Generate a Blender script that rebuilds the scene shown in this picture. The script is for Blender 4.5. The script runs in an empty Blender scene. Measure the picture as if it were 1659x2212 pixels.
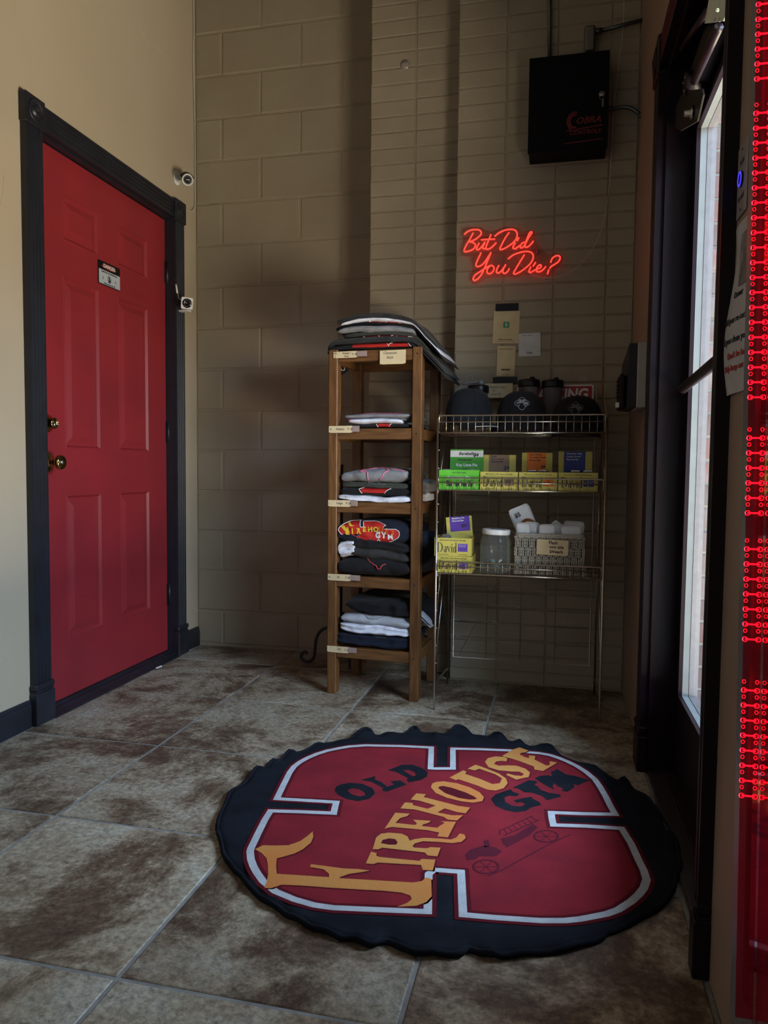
import bpy, math, random
from mathutils import Vector, Matrix, noise
from mathutils.geometry import tessellate_polygon
PI = math.pi
SC = bpy.context.scene
COL = SC.collection
# ------------------------------------------------------------------ camera
FPX, CX, CY = 1612.7405, 829.5, 1106.0
CAM = Vector((1.7749, -3.4908, 0.9150))
_yaw, _pit, _rol = -0.2247, -0.0586, 0.0097
_f = Vector((math.sin(_yaw)*math.cos(_pit), math.cos(_yaw)*math.cos(_pit), math.sin(_pit)))
_r0 = Vector((math.cos(_yaw), -math.sin(_yaw), 0)); _u0 = _r0.cross(_f)
_r = _r0*math.cos(_rol)+_u0*math.sin(_rol); _u = _u0*math.cos(_rol)-_r0*math.sin(_rol)
cd = bpy.data.cameras.new('camera'); cam = bpy.data.objects.new('camera', cd); COL.objects.link(cam)
m = Matrix((_r, _u, -_f)).transposed().to_4x4(); m.translation = CAM; cam.matrix_world = m
cd.sensor_fit = 'HORIZONTAL'; cd.sensor_width = 36; cd.lens = 36*FPX/1659; cd.clip_start = .02
SC.camera = cam
# ------------------------------------------------------------------ world, lamps, exposure
SC.view_settings.view_transform = 'Standard'; SC.view_settings.look = 'None'
SC.view_settings.exposure = 0.0; SC.view_settings.gamma = 1; SC.view_settings.use_curve_mapping = False
W = bpy.data.worlds.new('sky'); SC.world = W; W.use_nodes = True
W.node_tree.nodes['Background'].inputs[0].default_value = (.80, .90, 1.0, 1)
W.node_tree.nodes['Background'].inputs[1].default_value = .6
def area(name, loc, look, sx, sy, power, color):
    l = bpy.data.lights.new(name, 'AREA'); l.shape = 'RECTANGLE'; l.size = sx; l.size_y = sy
    l.energy = power; l.color = color
    o = bpy.data.objects.new(name, l); COL.objects.link(o); o.location = loc
    o.rotation_euler = (PI, 0, 0) if look is None else (Vector(look)-Vector(loc)).to_track_quat('-Z', 'Y').to_euler()
    return o
# daylight: cool sky light from above and warm light off the sunlit pavement, through the glazed door and the storefront window
area('door_sky_daylight', (5.0, -2.3, 2.9), (.6, -1.9, .7), 6.4, 1.8, 1250, (.56, .75, 1.0))
area('door_pavement_daylight', (3.9, -1.75, .03), None, 1.8, 4.1, 1080, (1.0, .86, .64))
area('added_contrast_lamp', (5.5, -3.9, 1.7), (.5, -.1, 1.5), 1.3, 1.6, 60, (1.0, .88, .70))  # unseen lamp added for contrast on the back wall
area('window_sky_daylight', (2.21, -4.75, 2.15), (.2, -4.0, .3), 1.9, 1.1, 6, (.56, .75, 1.0))
area('window_pavement_daylight', (2.21, -4.75, 1.15), (.2, -3.6, 3.2), 1.9, 1.0, 3, (1.0, .86, .64))

# ------------------------------------------------------------------ helpers
def ray(px, py): return _f + _r*((px-CX)/FPX) - _u*((py-CY)/FPX)
def onX(px, py, v): d = ray(px, py); return CAM + d*((v-CAM.x)/d.x)
def onY(px, py, v): d = ray(px, py); return CAM + d*((v-CAM.y)/d.y)
def onZ(px, py, v): d = ray(px, py); return CAM + d*((v-CAM.z)/d.z)
WM = {}                                   # world matrix per object name
def wm(o): return WM[o.name] if o is not None else Matrix()
def frame(o, x, y):
    x = Vector(x).normalized(); y = Vector(y); z = x.cross(y).normalized(); y = z.cross(x)
    f = Matrix((x, y, z)).transposed().to_4x4(); f.translation = Vector(o); return f
def fback(x, z, y): return frame((x, y, z), (1, 0, 0), (0, 0, 1))      # faces the room (-y)
def fleft(y, z, x): return frame((x, y, z), (0, 1, 0), (0, 0, 1))      # on the left wall, faces +x
def fright(y, z, x): return frame((x, y, z), (0, -1, 0), (0, 0, 1))    # on the right wall, faces -x
def ffloor(x, y, z): return frame((x, y, z), (1, 0, 0), (0, 1, 0))

class MB:
    def __init__(s, xf=None): s.v = []; s.f = []; s.xf = xf or Matrix(); s.smooth = False; s.sm = []
    def add(s, vs, fs, xf=None, smooth=False):
        n = len(s.v); M = s.xf @ xf if xf is not None else s.xf
        s.v += [M @ Vector(v) for v in vs]
        s.f += [tuple(i+n for i in f) for f in fs]; s.sm += [smooth]*len(fs); return s
    def box(s, x0, x1, y0, y1, z0, z1, xf=None, bev=0):
        if x0 > x1: x0, x1 = x1, x0
        if y0 > y1: y0, y1 = y1, y0
        if z0 > z1: z0, z1 = z1, z0
        b = min(bev, (x1-x0)*.45, (y1-y0)*.45, (z1-z0)*.45)
        if b <= 0:
            vs = [(x, y, z) for z in (z0, z1) for y in (y0, y1) for x in (x0, x1)]
            fs = [(0, 2, 3, 1), (4, 5, 7, 6), (0, 1, 5, 4), (2, 6, 7, 3), (0, 4, 6, 2), (1, 3, 7, 5)]
            return s.add(vs, fs, xf)
        vs = []; idx = {}
        X = (x0, x1); Y = (y0, y1); Z = (z0, z1)
        for i in (0, 1):
            for j in (0, 1):
                for k in (0, 1):
                    dx, dy, dz = (b if i == 0 else -b), (b if j == 0 else -b), (b if k == 0 else -b)
                    for a, p in enumerate(((X[i], Y[j]+dy, Z[k]+dz), (X[i]+dx, Y[j], Z[k]+dz), (X[i]+dx, Y[j]+dy, Z[k]))):
                        idx[(i, j, k, a)] = len(vs); vs.append(p)
        g = lambda *q: idx[q]
        fs = [[g(0,0,0,0), g(0,0,1,0), g(0,1,1,0), g(0,1,0,0)], [g(1,0,0,0), g(1,1,0,0), g(1,1,1,0), g(1,0,1,0)],
              [g(0,0,0,1), g(1,0,0,1), g(1,0,1,1), g(0,0,1,1)], [g(0,1,0,1), g(0,1,1,1), g(1,1,1,1), g(1,1,0,1)],
              [g(0,0,0,2), g(0,1,0,2), g(1,1,0,2), g(1,0,0,2)], [g(0,0,1,2), g(1,0,1,2), g(1,1,1,2), g(0,1,1,2)]]
        for j in (0, 1):
            for k in (0, 1): fs.append([g(0,j,k,1), g(1,j,k,1), g(1,j,k,2), g(0,j,k,2)])
        for i in (0, 1):
            for k in (0, 1): fs.append([g(i,0,k,0), g(i,1,k,0), g(i,1,k,2), g(i,0,k,2)])
        for i in (0, 1):
            for j in (0, 1): fs.append([g(i,j,0,0), g(i,j,1,0), g(i,j,1,1), g(i,j,0,1)])
        for i in (0, 1):
            for j in (0, 1):
                for k in (0, 1): fs.append([g(i,j,k,0), g(i,j,k,1), g(i,j,k,2)])
        c = Vector(((x0+x1)/2, (y0+y1)/2, (z0+z1)/2)); out = []
        for f in fs:
            p = [Vector(vs[i]) for i in f]; n = (p[1]-p[0]).cross(p[2]-p[0]); cc = sum(p, Vector())/len(p)
            out.append(f if n.dot(cc-c) >= 0 else f[::-1])
        return s.add(vs, out, xf)
    def tube(s, pts, r, n=8, closed=False, xf=None, caps=True):
        pts = [Vector(p) for p in pts]; N = len(pts)
        if N < 2: return s
        rs = r if isinstance(r, (list, tuple)) else [r]*N
        vs = []; fs = []; prev = None
        for i, p in enumerate(pts):
            a = pts[(i-1) % N] if (closed or i > 0) else p
            b = pts[(i+1) % N] if (closed or i < N-1) else p
            t = (b-a); t = t.normalized() if t.length > 1e-9 else Vector((0, 0, 1))
            if prev is None:
                up = Vector((0, 0, 1)) if abs(t.z) < .9 else Vector((1, 0, 0)); q = t.cross(up).normalized()
            else:
                q = prev - t*prev.dot(t); q = q.normalized() if q.length > 1e-6 else t.orthogonal().normalized()
            prev = q; w = t.cross(q)
            for k in range(n):
                a_ = 2*PI*k/n; vs.append(p + (q*math.cos(a_)+w*math.sin(a_))*rs[i])
        for i in range(N if closed else N-1):
            j = (i+1) % N
            for k in range(n):
                k2 = (k+1) % n; fs.append((i*n+k, i*n+k2, j*n+k2, j*n+k))
        if caps and not closed:
            fs.append(tuple(range(n))[::-1]); fs.append(tuple((N-1)*n+k for k in range(n)))
        return s.add(vs, fs, xf, True)
    def lathe(s, prof, n=24, xf=None, smooth=True, sx=1, sy=1, cap=True):
        vs = []; fs = []; P = len(prof)
        for k in range(n):
            a = 2*PI*k/n
            for (r, z) in prof: vs.append((r*math.cos(a)*sx, r*math.sin(a)*sy, z))
        for k in range(n):
            k2 = (k+1) % n
            for i in range(P-1): fs.append((k*P+i, k2*P+i, k2*P+i+1, k*P+i+1))
        if cap and prof[0][0] > 1e-6: fs.append(tuple(k*P for k in range(n))[::-1])
        if cap and prof[-1][0] > 1e-6: fs.append(tuple(k*P+P-1 for k in range(n)))
        return s.add(vs, fs, xf, smooth)
    def prism(s, loops, xf, z0, z1):
        """2D loops (first outer, rest holes) extruded between z0 and z1 in frame xf"""
        if not isinstance(loops[0][0], (tuple, list, Vector)): loops = [loops]
        L = [[Vector((p[0], p[1], 0)) for p in l] for l in loops]
        tri = tessellate_polygon(L); flat = [p for l in L for p in l]; n = len(flat)
        vs = [(p.x, p.y, z1) for p in flat] + [(p.x, p.y, z0) for p in flat]; fs = []
        for t in tri:
            a, b, c = [flat[i] for i in t]
            if (b-a).cross(c-a).z < 0: t = t[::-1]
            fs.append(tuple(t)); fs.append(tuple(i+n for i in t[::-1]))
        o = 0
        for l in L:
            k = len(l); ar = sum(l[i].x*l[(i+1) % k].y-l[(i+1) % k].x*l[i].y for i in range(k))
            for i in range(k):
                j = (i+1) % k; q = (o+i, o+i+n, o+j+n, o+j); fs.append(q if ar > 0 else q[::-1])
            o += k
        return s.add(vs, fs, xf)
    def ribbon(s, pts, w, xf, z0, z1, closed=False):
        pts = [Vector((p[0], p[1])) for p in pts]; N = len(pts); A = []; B = []
        for i in range(N):
            a = pts[(i-1) % N] if (closed or i > 0) else None; c = pts[(i+1) % N] if (closed or i < N-1) else None
            d1 = (pts[i]-a).normalized() if a is not None else None; d2 = (c-pts[i]).normalized() if c is not None else None
            if d1 is None: d1 = d2
            if d2 is None: d2 = d1
            nn = Vector((-(d1+d2).y, (d1+d2).x)); nn = nn.normalized() if nn.length > 1e-6 else Vector((-d1.y, d1.x))
            k = max(.35, nn.dot(Vector((-d1.y, d1.x)))); h = w/2/k
            A.append(pts[i]+nn*h); B.append(pts[i]-nn*h)
        vs = []
        for i in range(N): vs += [(A[i].x, A[i].y, z1), (B[i].x, B[i].y, z1), (A[i].x, A[i].y, z0), (B[i].x, B[i].y, z0)]
        fs = []
        for i in range(N if closed else N-1):
            a = 4*i; b = 4*((i+1) % N)
            fs += [(a, a+1, b+1, b), (a+2, b+2, b+3, a+3), (a, b, b+2, a+2), (a+1, a+3, b+3, b+1)]
        if not closed: fs += [(0, 2, 3, 1), (4*N-4, 4*N-3, 4*N-1, 4*N-2)]
        return s.add(vs, fs, xf)
    def text(s, t, size, xf, align='CENTER', depth=.0006, sx=1, shear=0, bold=0, warp=None):
        vs, fs = text_geo(t, align, bold)
        out = []
        for (x, y, z) in vs:
            X = x*size*sx+shear*y*size; Y = y*size; Z = depth if z > .5 else 0
            if warp: X, Y = warp(X, Y)
            out.append((X, Y, Z))
        return s.add(out, fs, xf)
    def build(s, name, mt, parent=None, kind=None, label=None):
        me = bpy.data.meshes.new(name); par = wm(parent)
        if parent is None and s.v:
            xs = [v.x for v in s.v]; ys = [v.y for v in s.v]; zs = [v.z for v in s.v]
            org = Matrix.Translation(((min(xs)+max(xs))/2, (min(ys)+max(ys))/2, min(zs)))
            inv = org.inverted()
        else: org = Matrix(); inv = par.inverted()
        me.from_pydata([inv @ v for v in s.v], [], s.f); me.materials.append(mt)
        if any(s.sm): me.polygons.foreach_set('use_smooth', s.sm)
        me.update()
        o = bpy.data.objects.new(name, me); COL.objects.link(o); o.parent = parent; o.matrix_local = org
        WM[o.name] = par @ org
        if kind: o['kind'] = kind
        if label: o['label'] = label
        return o
_tc = {}
def text_geo(t, align, bold):
    key = (t, align, bold)
    if key in _tc: return _tc[key]
    c = bpy.data.curves.new('txt', 'FONT'); c.body = t; c.align_x = align; c.align_y = 'CENTER'; c.size = 1
    c.resolution_u = 3; c.extrude = .5; c.offset = bold
    o = bpy.data.objects.new('txt', c); COL.objects.link(o)
    dg = bpy.context.evaluated_depsgraph_get(); ev = o.evaluated_get(dg); me = ev.to_mesh()
    vs = [(v.co.x, v.co.y, 1.0 if v.co.z > 0 else 0.0) for v in me.vertices]; fs = [tuple(p.vertices) for p in me.polygons]
    ev.to_mesh_clear(); bpy.data.objects.remove(o); bpy.data.curves.remove(c)
    _tc[key] = (vs, fs); return _tc[key]
def tag(o, label=None, cat=None, group=None, kind=None):
    if label: o['label'] = label
    if cat: o['category'] = cat
    if group: o['group'] = group
    if kind: o['kind'] = kind
    return o
def thing(name, label, cat, loc=(0, 0, 0), rotz=0, group=None, kind=None):
    o = bpy.data.objects.new(name, None); COL.objects.link(o); o.empty_display_size = .05
    M = Matrix.Translation(loc) @ Matrix.Rotation(rotz, 4, 'Z'); o.matrix_local = M; WM[o.name] = M
    return tag(o, label, cat, group, kind)
def inst(name, me, parent, loc, M=None):
    """one more object sharing a mesh, loc in world space"""
    o = bpy.data.objects.new(name, me); COL.objects.link(o); o.parent = parent
    o.matrix_local = wm(parent).inverted() @ (M if M is not None else Matrix.Translation(loc)); return o
def mesh(name, mb, mt):
    me = bpy.data.meshes.new(name); me.from_pydata(mb.v, [], mb.f); me.materials.append(mt)
    if any(mb.sm): me.polygons.foreach_set('use_smooth', mb.sm)
    me.update(); return me
def bez(pts, n=6, closed=False):
    """Catmull-Rom through points"""
    P = [Vector(p) for p in pts]; N = len(P); out = []
    for i in range(N if closed else N-1):
        p1, p2 = P[i], P[(i+1) % N]
        p0 = P[(i-1) % N] if (closed or i > 0) else p1*2-p2
        p3 = P[(i+2) % N] if (closed or i < N-2) else p2*2-p1
        for k in range(n):
            t = k/n
            out.append(((p1*2)+(p2-p0)*t+(p0*2-p1*5+p2*4-p3)*t*t+(p1*3-p0-p2*3+p3)*t**3)*.5)
    if not closed: out.append(P[-1])
    return out

# ------------------------------------------------------------------ materials
def mat(name, col, rough=.6, metal=0, col2=None, scale=20, bump=0, bscale=80, emit=None, es=1, coat=0, sheen=0,
        rnd=0, stretch=(1, 1, 1), spec=.5, alpha=None, detail=4, lo=.35, hi=.65):
    mt = bpy.data.materials.new(name); mt.use_nodes = True; nt = mt.node_tree; N = nt.nodes; L = nt.links
    b = N['Principled BSDF']; b.inputs['Roughness'].default_value = rough; b.inputs['Metallic'].default_value = metal
    b.inputs['Specular IOR Level'].default_value = spec
    b.inputs['Coat Weight'].default_value = coat; b.inputs['Sheen Weight'].default_value = sheen
    c4 = lambda c: (c[0], c[1], c[2], 1)
    b.inputs['Base Color'].default_value = c4(col)
    geo = N.new('ShaderNodeNewGeometry'); mp = N.new('ShaderNodeMapping'); mp.inputs['Scale'].default_value = stretch
    L.new(geo.outputs['Position'], mp.inputs['Vector']); src = mp.outputs[0]
    if col2 is None: col2 = tuple(c*.88 for c in col)
    nz = N.new('ShaderNodeTexNoise'); nz.inputs['Scale'].default_value = scale; nz.inputs['Detail'].default_value = detail
    L.new(src, nz.inputs['Vector'])
    rp = N.new('ShaderNodeMapRange'); rp.inputs[1].default_value = lo; rp.inputs[2].default_value = hi
    L.new(nz.outputs['Fac'], rp.inputs[0])
    mx = N.new('ShaderNodeMix'); mx.data_type = 'RGBA'; mx.inputs[6].default_value = c4(col); mx.inputs[7].default_value = c4(col2)
    L.new(rp.outputs[0], mx.inputs[0]); out = mx.outputs[2]
    if rnd:
        oi = N.new('ShaderNodeObjectInfo'); hs = N.new('ShaderNodeHueSaturation')
        mr = N.new('ShaderNodeMapRange'); mr.inputs[3].default_value = 1-rnd; mr.inputs[4].default_value = 1+rnd
        L.new(oi.outputs['Random'], mr.inputs[0]); L.new(mr.outputs[0], hs.inputs['Value']); L.new(out, hs.inputs['Color']); out = hs.outputs[0]
    L.new(out, b.inputs['Base Color'])
    if bump:
        n2 = N.new('ShaderNodeTexNoise'); n2.inputs['Scale'].default_value = bscale; n2.inputs['Detail'].default_value = 3
        L.new(src, n2.inputs['Vector']); bp = N.new('ShaderNodeBump'); bp.inputs['Strength'].default_value = min(1, bump)
        bp.inputs['Distance'].default_value = .002; L.new(n2.outputs['Fac'], bp.inputs['Height']); L.new(bp.outputs[0], b.inputs['Normal'])
    if emit:
        b.inputs['Emission Color'].default_value = c4(emit); b.inputs['Emission Strength'].default_value = es
    return mt
def glass(name, tint=(1, 1, 1), rough=.02, refl=1.0, dif=None, dm=0):
    mt = bpy.data.materials.new(name); mt.use_nodes = True; nt = mt.node_tree; N = nt.nodes; L = nt.links
    N.remove(N['Principled BSDF']); tr = N.new('ShaderNodeBsdfTransparent'); tr.inputs[0].default_value = (*tint, 1)
    gl = N.new('ShaderNodeBsdfGlossy'); gl.inputs['Roughness'].default_value = rough
    fr = N.new('ShaderNodeLayerWeight'); fr.inputs[0].default_value = .25
    mu = N.new('ShaderNodeMath'); mu.operation = 'MULTIPLY'; mu.inputs[1].default_value = refl; L.new(fr.outputs[0], mu.inputs[0])
    mx = N.new('ShaderNodeMixShader'); L.new(mu.outputs[0], mx.inputs[0]); L.new(tr.outputs[0], mx.inputs[1]); L.new(gl.outputs[0], mx.inputs[2])
    out = mx
    if dif:
        df = N.new('ShaderNodeBsdfDiffuse'); df.inputs[0].default_value = (*dif, 1); m2 = N.new('ShaderNodeMixShader'); m2.inputs[0].default_value = dm
        L.new(mx.outputs[0], m2.inputs[1]); L.new(df.outputs[0], m2.inputs[2]); out = m2
    L.new(out.outputs[0], N['Material Output'].inputs[0]); return mt
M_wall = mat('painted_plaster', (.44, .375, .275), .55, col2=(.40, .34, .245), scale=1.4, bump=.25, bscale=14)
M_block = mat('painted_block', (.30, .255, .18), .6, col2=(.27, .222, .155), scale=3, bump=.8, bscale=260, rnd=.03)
M_brick = mat('painted_brick', (.31, .265, .19), .55, col2=(.275, .23, .165), scale=5, bump=.35, bscale=150, rnd=.04)
M_mortar = mat('painted_mortar', (.285, .24, .17), .7, scale=8, bump=.4, bscale=120)
M_wallF = mat('dark_front_wall', (.10, .09, .08), .8)
M_wallR = mat('tan_plaster_led_cast', (.27, .185, .135), .5, col2=(.24, .165, .12), scale=2, bump=.2, bscale=14)  # red cast of the LEDs is put into this tan
M_ceil = mat('ceiling_paint', (.16, .15, .13), .8)
M_grout = mat('grout', (.24, .25, .24), .8, col2=(.17, .17, .17), scale=30)
M_trim = mat('black_trim_paint', (.014, .016, .024), .42, col2=(.010, .011, .016), scale=12, bump=.2, bscale=60)
M_trimR = mat('dark_plum_trim', (.0075, .003, .006), .4, spec=.25, scale=12)
M_door = mat('red_door_paint', (.27, .020, .027), .42, col2=(.21, .017, .025), scale=3.5, bump=.08, bscale=90, lo=.4, hi=.75)
M_brass = mat('polished_brass', (.52, .38, .15), .16, 1, scale=30)
M_steel = mat('brushed_steel', (.42, .42, .42), .3, 1, scale=60)
M_chrome = mat('chrome_wire', (.50, .46, .38), .28, 1, scale=60)
M_wood = mat('oiled_teak', (.150, .066, .019), .5, col2=(.085, .034, .008), scale=16, stretch=(5, 5, .7), bump=.15, bscale=60, detail=6)
M_woodx = mat('oiled_teak_rail', (.14, .060, .017), .5, col2=(.08, .032, .008), scale=16, stretch=(.7, 5, 5), bump=.15, bscale=60, detail=6)
M_iron = mat('wrought_iron', (.010, .011, .014), .5, scale=40)
M_white = mat('white_plastic', (.72, .73, .72), .35, scale=30)
M_offw = mat('white_cable', (.55, .53, .48), .5, scale=30)
M_black = mat('black_plastic', (.006, .006, .008), .35, spec=.3, scale=30)
M_blackm = mat('black_enamel', (.002, .002, .0035), .55, spec=.15, scale=30)
M_lens = mat('dark_lens', (.006, .006, .01), .05, coat=1, scale=30)
M_paper = mat('white_paper', (.62, .62, .62), .8, scale=20)
M_tan = mat('manila_card', (.60, .50, .31), .85, col2=(.54, .44, .27), scale=30)
M_ink = mat('marker_ink', (.03, .03, .04), .7)
M_redink = mat('red_ink', (.35, .04, .04), .7)
M_whiteink = mat('white_ink', (.70, .70, .70), .7)
M_tape = mat('clear_tape', (.30, .22, .20), .25, scale=40)
M_neon = mat('neon_tube', (.9, .1, .08), .4, emit=(1.0, .028, .018), es=3.2)
M_led = mat('led_glow', (.9, .05, .08), .4, emit=(1.0, .015, .045), es=7)
M_blue = mat('blue_ring_light', (.05, .05, .9), .4, emit=(.05, .04, 1.0), es=1.6)
M_alu = mat('grey_aluminium', (.24, .24, .26), .32, .6, scale=50)
M_glass = glass('window_glass', refl=.3)
M_acr = glass('clear_acrylic', (.93, .86, .86), .08, refl=.5)
M_jar = glass('jar_glass', (.95, .97, .96), .06, .55, (.45, .50, .50), .10)
M_shk = glass('shaker_plastic', (.85, .82, .84), .3, .5, (.16, .14, .15), .82)
def painted_glow():
    mt = mat('painted_glow_pane', (.20, .006, .018), .06, spec=.9, coat=.6, scale=2)  # red base colour stands in for the LED glow on the glass
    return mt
M_painted_glow = painted_glow()
# ------------------------------------------------------------------ floor of stone tiles
def tile_mat():
    mt = bpy.data.materials.new('slate_tile'); mt.use_nodes = True; nt = mt.node_tree; N = nt.nodes; L = nt.links
    b = N['Principled BSDF']; b.inputs['Roughness'].default_value = .5; b.inputs['Specular IOR Level'].default_value = .35
    geo = N.new('ShaderNodeNewGeometry'); oi = N.new('ShaderNodeObjectInfo')
    sc = N.new('ShaderNodeVectorMath'); sc.operation = 'SCALE'; L.new(oi.outputs['Random'], sc.inputs['Scale']); sc.inputs[0].default_value = (31, 17, 23)
    ad = N.new('ShaderNodeVectorMath'); L.new(geo.outputs['Position'], ad.inputs[0]); L.new(sc.outputs[0], ad.inputs[1])
    def nz(s, d, dist, r=.5):
        n = N.new('ShaderNodeTexNoise'); n.inputs['Scale'].default_value = s; n.inputs['Detail'].default_value = d
        n.inputs['Distortion'].default_value = dist; n.inputs['Roughness'].default_value = r; L.new(ad.outputs[0], n.inputs['Vector']); return n
    a = nz(2.6, 12, .35, .74); r = N.new('ShaderNodeValToRGB'); L.new(a.outputs['Fac'], r.inputs[0]); e = r.color_ramp.elements
    e[0].position = .34; e[0].color = (.058, .036, .026, 1); e[1].position = .70; e[1].color = (.40, .40, .35, 1)
    for p, c in ((.43, (.10, .066, .044, 1)), (.475, (.17, .132, .092, 1)), (.515, (.27, .225, .165, 1)), (.57, (.30, .27, .205, 1))):
        q = e.new(p); q.color = c
    f = nz(70, 8, .2, .8); m1 = N.new('ShaderNodeMix'); m1.data_type = 'RGBA'; m1.blend_type = 'MULTIPLY'
    mr = N.new('ShaderNodeMapRange'); mr.inputs[1].default_value = .35; mr.inputs[2].default_value = .62; mr.inputs[3].default_value = .38; mr.inputs[4].default_value = 1.28
    L.new(f.outputs['Fac'], mr.inputs[0]); m1.inputs[0].default_value = 1; L.new(r.outputs[0], m1.inputs[6]); L.new(mr.outputs[0], m1.inputs[7])
    hs = N.new('ShaderNodeHueSaturation'); m2 = N.new('ShaderNodeMapRange'); m2.inputs[3].default_value = .9; m2.inputs[4].default_value = 1.3
    L.new(oi.outputs['Random'], m2.inputs[0]); L.new(m2.outputs[0], hs.inputs['Value']); L.new(m1.outputs[2], hs.inputs['Color'])
    L.new(hs.outputs[0], b.inputs['Base Color'])
    bp = N.new('ShaderNodeBump'); bp.inputs['Strength'].default_value = .55; bp.inputs['Distance'].default_value = .0025
    mm = N.new('ShaderNodeMath'); L.new(f.outputs['Fac'], mm.inputs[0]); L.new(a.outputs['Fac'], mm.inputs[1]); L.new(mm.outputs[0], bp.inputs['Height'])
    L.new(bp.outputs[0], b.inputs['Normal']); return mt
M_tile = tile_mat()
floor = MB().box(-.3, 2.3, -6.4, .2, -.06, -.0024).build('floor', M_grout, kind='structure')
TS, TX, TY, TA = .51314, .53261, -.28667, -.00697
def clip(poly, x0, x1, y0, y1):
    for ax, v, sg in ((0, x0, 1), (0, x1, -1), (1, y0, 1), (1, y1, -1)):
        out = []
        for i in range(len(poly)):
            a, b = poly[i], poly[(i+1) % len(poly)]; da, db = sg*(a[ax]-v), sg*(b[ax]-v)
            if da >= 0: out.append(a)
            if (da >= 0) != (db >= 0):
                t = da/(da-db); out.append((a[0]+t*(b[0]-a[0]), a[1]+t*(b[1]-a[1])))
        poly = out
        if len(poly) < 3: return []
    return poly
ca, sa = math.cos(TA), math.sin(TA)
for i in range(-2, 4):
    for j in range(-1, 13):
        g = .0045; q = []
        for (u, v) in ((g, -TS+g), (TS-g, -TS+g), (TS-g, -g), (g, -g)):
            a, b = i*TS+u, -j*TS+v; q.append((TX+ca*a-sa*b, TY+sa*a+ca*b))
        q = clip(q, .001, 2.0675, -6.2, -.002)
        if not q: continue
        c = Vector((sum(p[0] for p in q)/len(q), sum(p[1] for p in q)/len(q)))
        b = MB(); n = len(q); ins = [(p[0]+(c.x-p[0])/max(.05, (c-Vector(p)).length)*.003, p[1]+(c.y-p[1])/max(.05, (c-Vector(p)).length)*.003) for p in q]
        vs = [(x, y, -.012) for x, y in q]+[(x, y, -.0015) for x, y in q]+[(x, y, 0) for x, y in ins]
        fs = [tuple(range(2*n, 3*n))]
        for k in range(n):
            k2 = (k+1) % n; fs += [(k, k2, n+k2, n+k), (n+k, n+k2, 2*n+k2, 2*n+k)]
        b.add([(x-c.x, y-c.y, z) for x, y, z in vs], fs)
        inst('tile', mesh('tile', b, M_tile), floor, (c.x, c.y, 0))

# ------------------------------------------------------------------ walls
HC = 3.75
wl = MB()
wl.box(-.15, 0, -6.4, -1.19, -.05, HC); wl.box(-.15, 0, -.228, .15, -.05, HC); wl.box(-.15, 0, -1.19, -.228, 2.085, HC)
wl.build('wall_left', M_wall, kind='structure')
MB().box(-.3, 2.4, -6.4, .2, HC, HC+.1).build('ceiling', M_ceil, kind='structure')
wf = MB().box(-.15, 2.3, -6.5, -6.2, -.05, HC).build('wall_front', M_wallF, kind='structure')
wb = MB().box(0, 2.3, .0018, .2, -.05, HC).build('wall_back', M_mortar, kind='structure')
def chamfer_block(name, w, h, d, ch, mt):
    """front face at y=0 looking at -y, chamfered rim"""
    b = MB(); vs = [(0, d, 0), (w, d, 0), (w, d, h), (0, d, h), (0, ch, 0), (w, ch, 0), (w, ch, h), (0, ch, h),
                    (ch, 0, ch), (w-ch, 0, ch), (w-ch, 0, h-ch), (ch, 0, h-ch)]
    fs = [(8, 9, 10, 11)]
    for k in range(4):
        k2 = (k+1) % 4; fs += [(k, k2, 4+k2, 4+k), (4+k, 4+k2, 8+k2, 8+k)]
    b.add(vs, fs); return mesh(name, b, mt)
Z15, X1B, CB = .1822, -.0614, .2032
_bm = {}
def bmesh_for(w, h, name, mt, d=.02, ch=.0025):
    k = (round(w, 3), round(h, 4), name)
    if k not in _bm: _bm[k] = chamfer_block(name, w, h, d, ch, mt)
    return _bm[k]
rnd = random.Random(4)
for n in range(-1, 18):
    z0 = Z15+n*CB; z1 = z0+CB
    if n == -1: z0 = .012
    xs = [0]+[X1B+k*CB for k in range(1 if n % 2 else 2, 9, 2)]; xs = [x for x in xs if x < .99]+[1.02]
    for a, b in zip(xs, xs[1:]):
        g = .0042; w = b-a-2*g
        if w < .02: continue
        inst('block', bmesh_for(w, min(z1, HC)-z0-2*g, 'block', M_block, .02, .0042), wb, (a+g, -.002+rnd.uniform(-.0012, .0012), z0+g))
def pilaster(name, x0, x1, yf, yb, zref, cols, label=None):
    body = MB().box(x0+.002, x1, yf+.0042, yb, -.03, HC).build(name, M_mortar, kind='structure')
    k0 = int(-zref/.0677)-1
    for k in range(k0, 60):
        z = zref+k*.0677
        if z > HC-.05: break
        zz = max(z, .004); h = z+.0677-zz
        if h < .02: continue
        for a, b in cols:
            g = .0032; y = yf+rnd.uniform(-.0014, .001)
            inst('brick', bmesh_for(b-a-2*g, h-2*g, 'brick', M_brick), body, (a+g+(rnd.uniform(-.002, .001) if a == x0 else 0), y, zz+g))
    return body
wp = pilaster('wall_pilaster', .945, 1.40, -.2032, .01, 2.878-.0681*43, [(.945, 1.148), (1.148, 1.351)])
wa = pilaster('wall_recess', 1.345, 2.10, -.3048, .01, 2.762-.0677*41, [(1.345, 1.548), (1.548, 1.751), (1.751, 1.958), (1.958, 2.066)])
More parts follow.
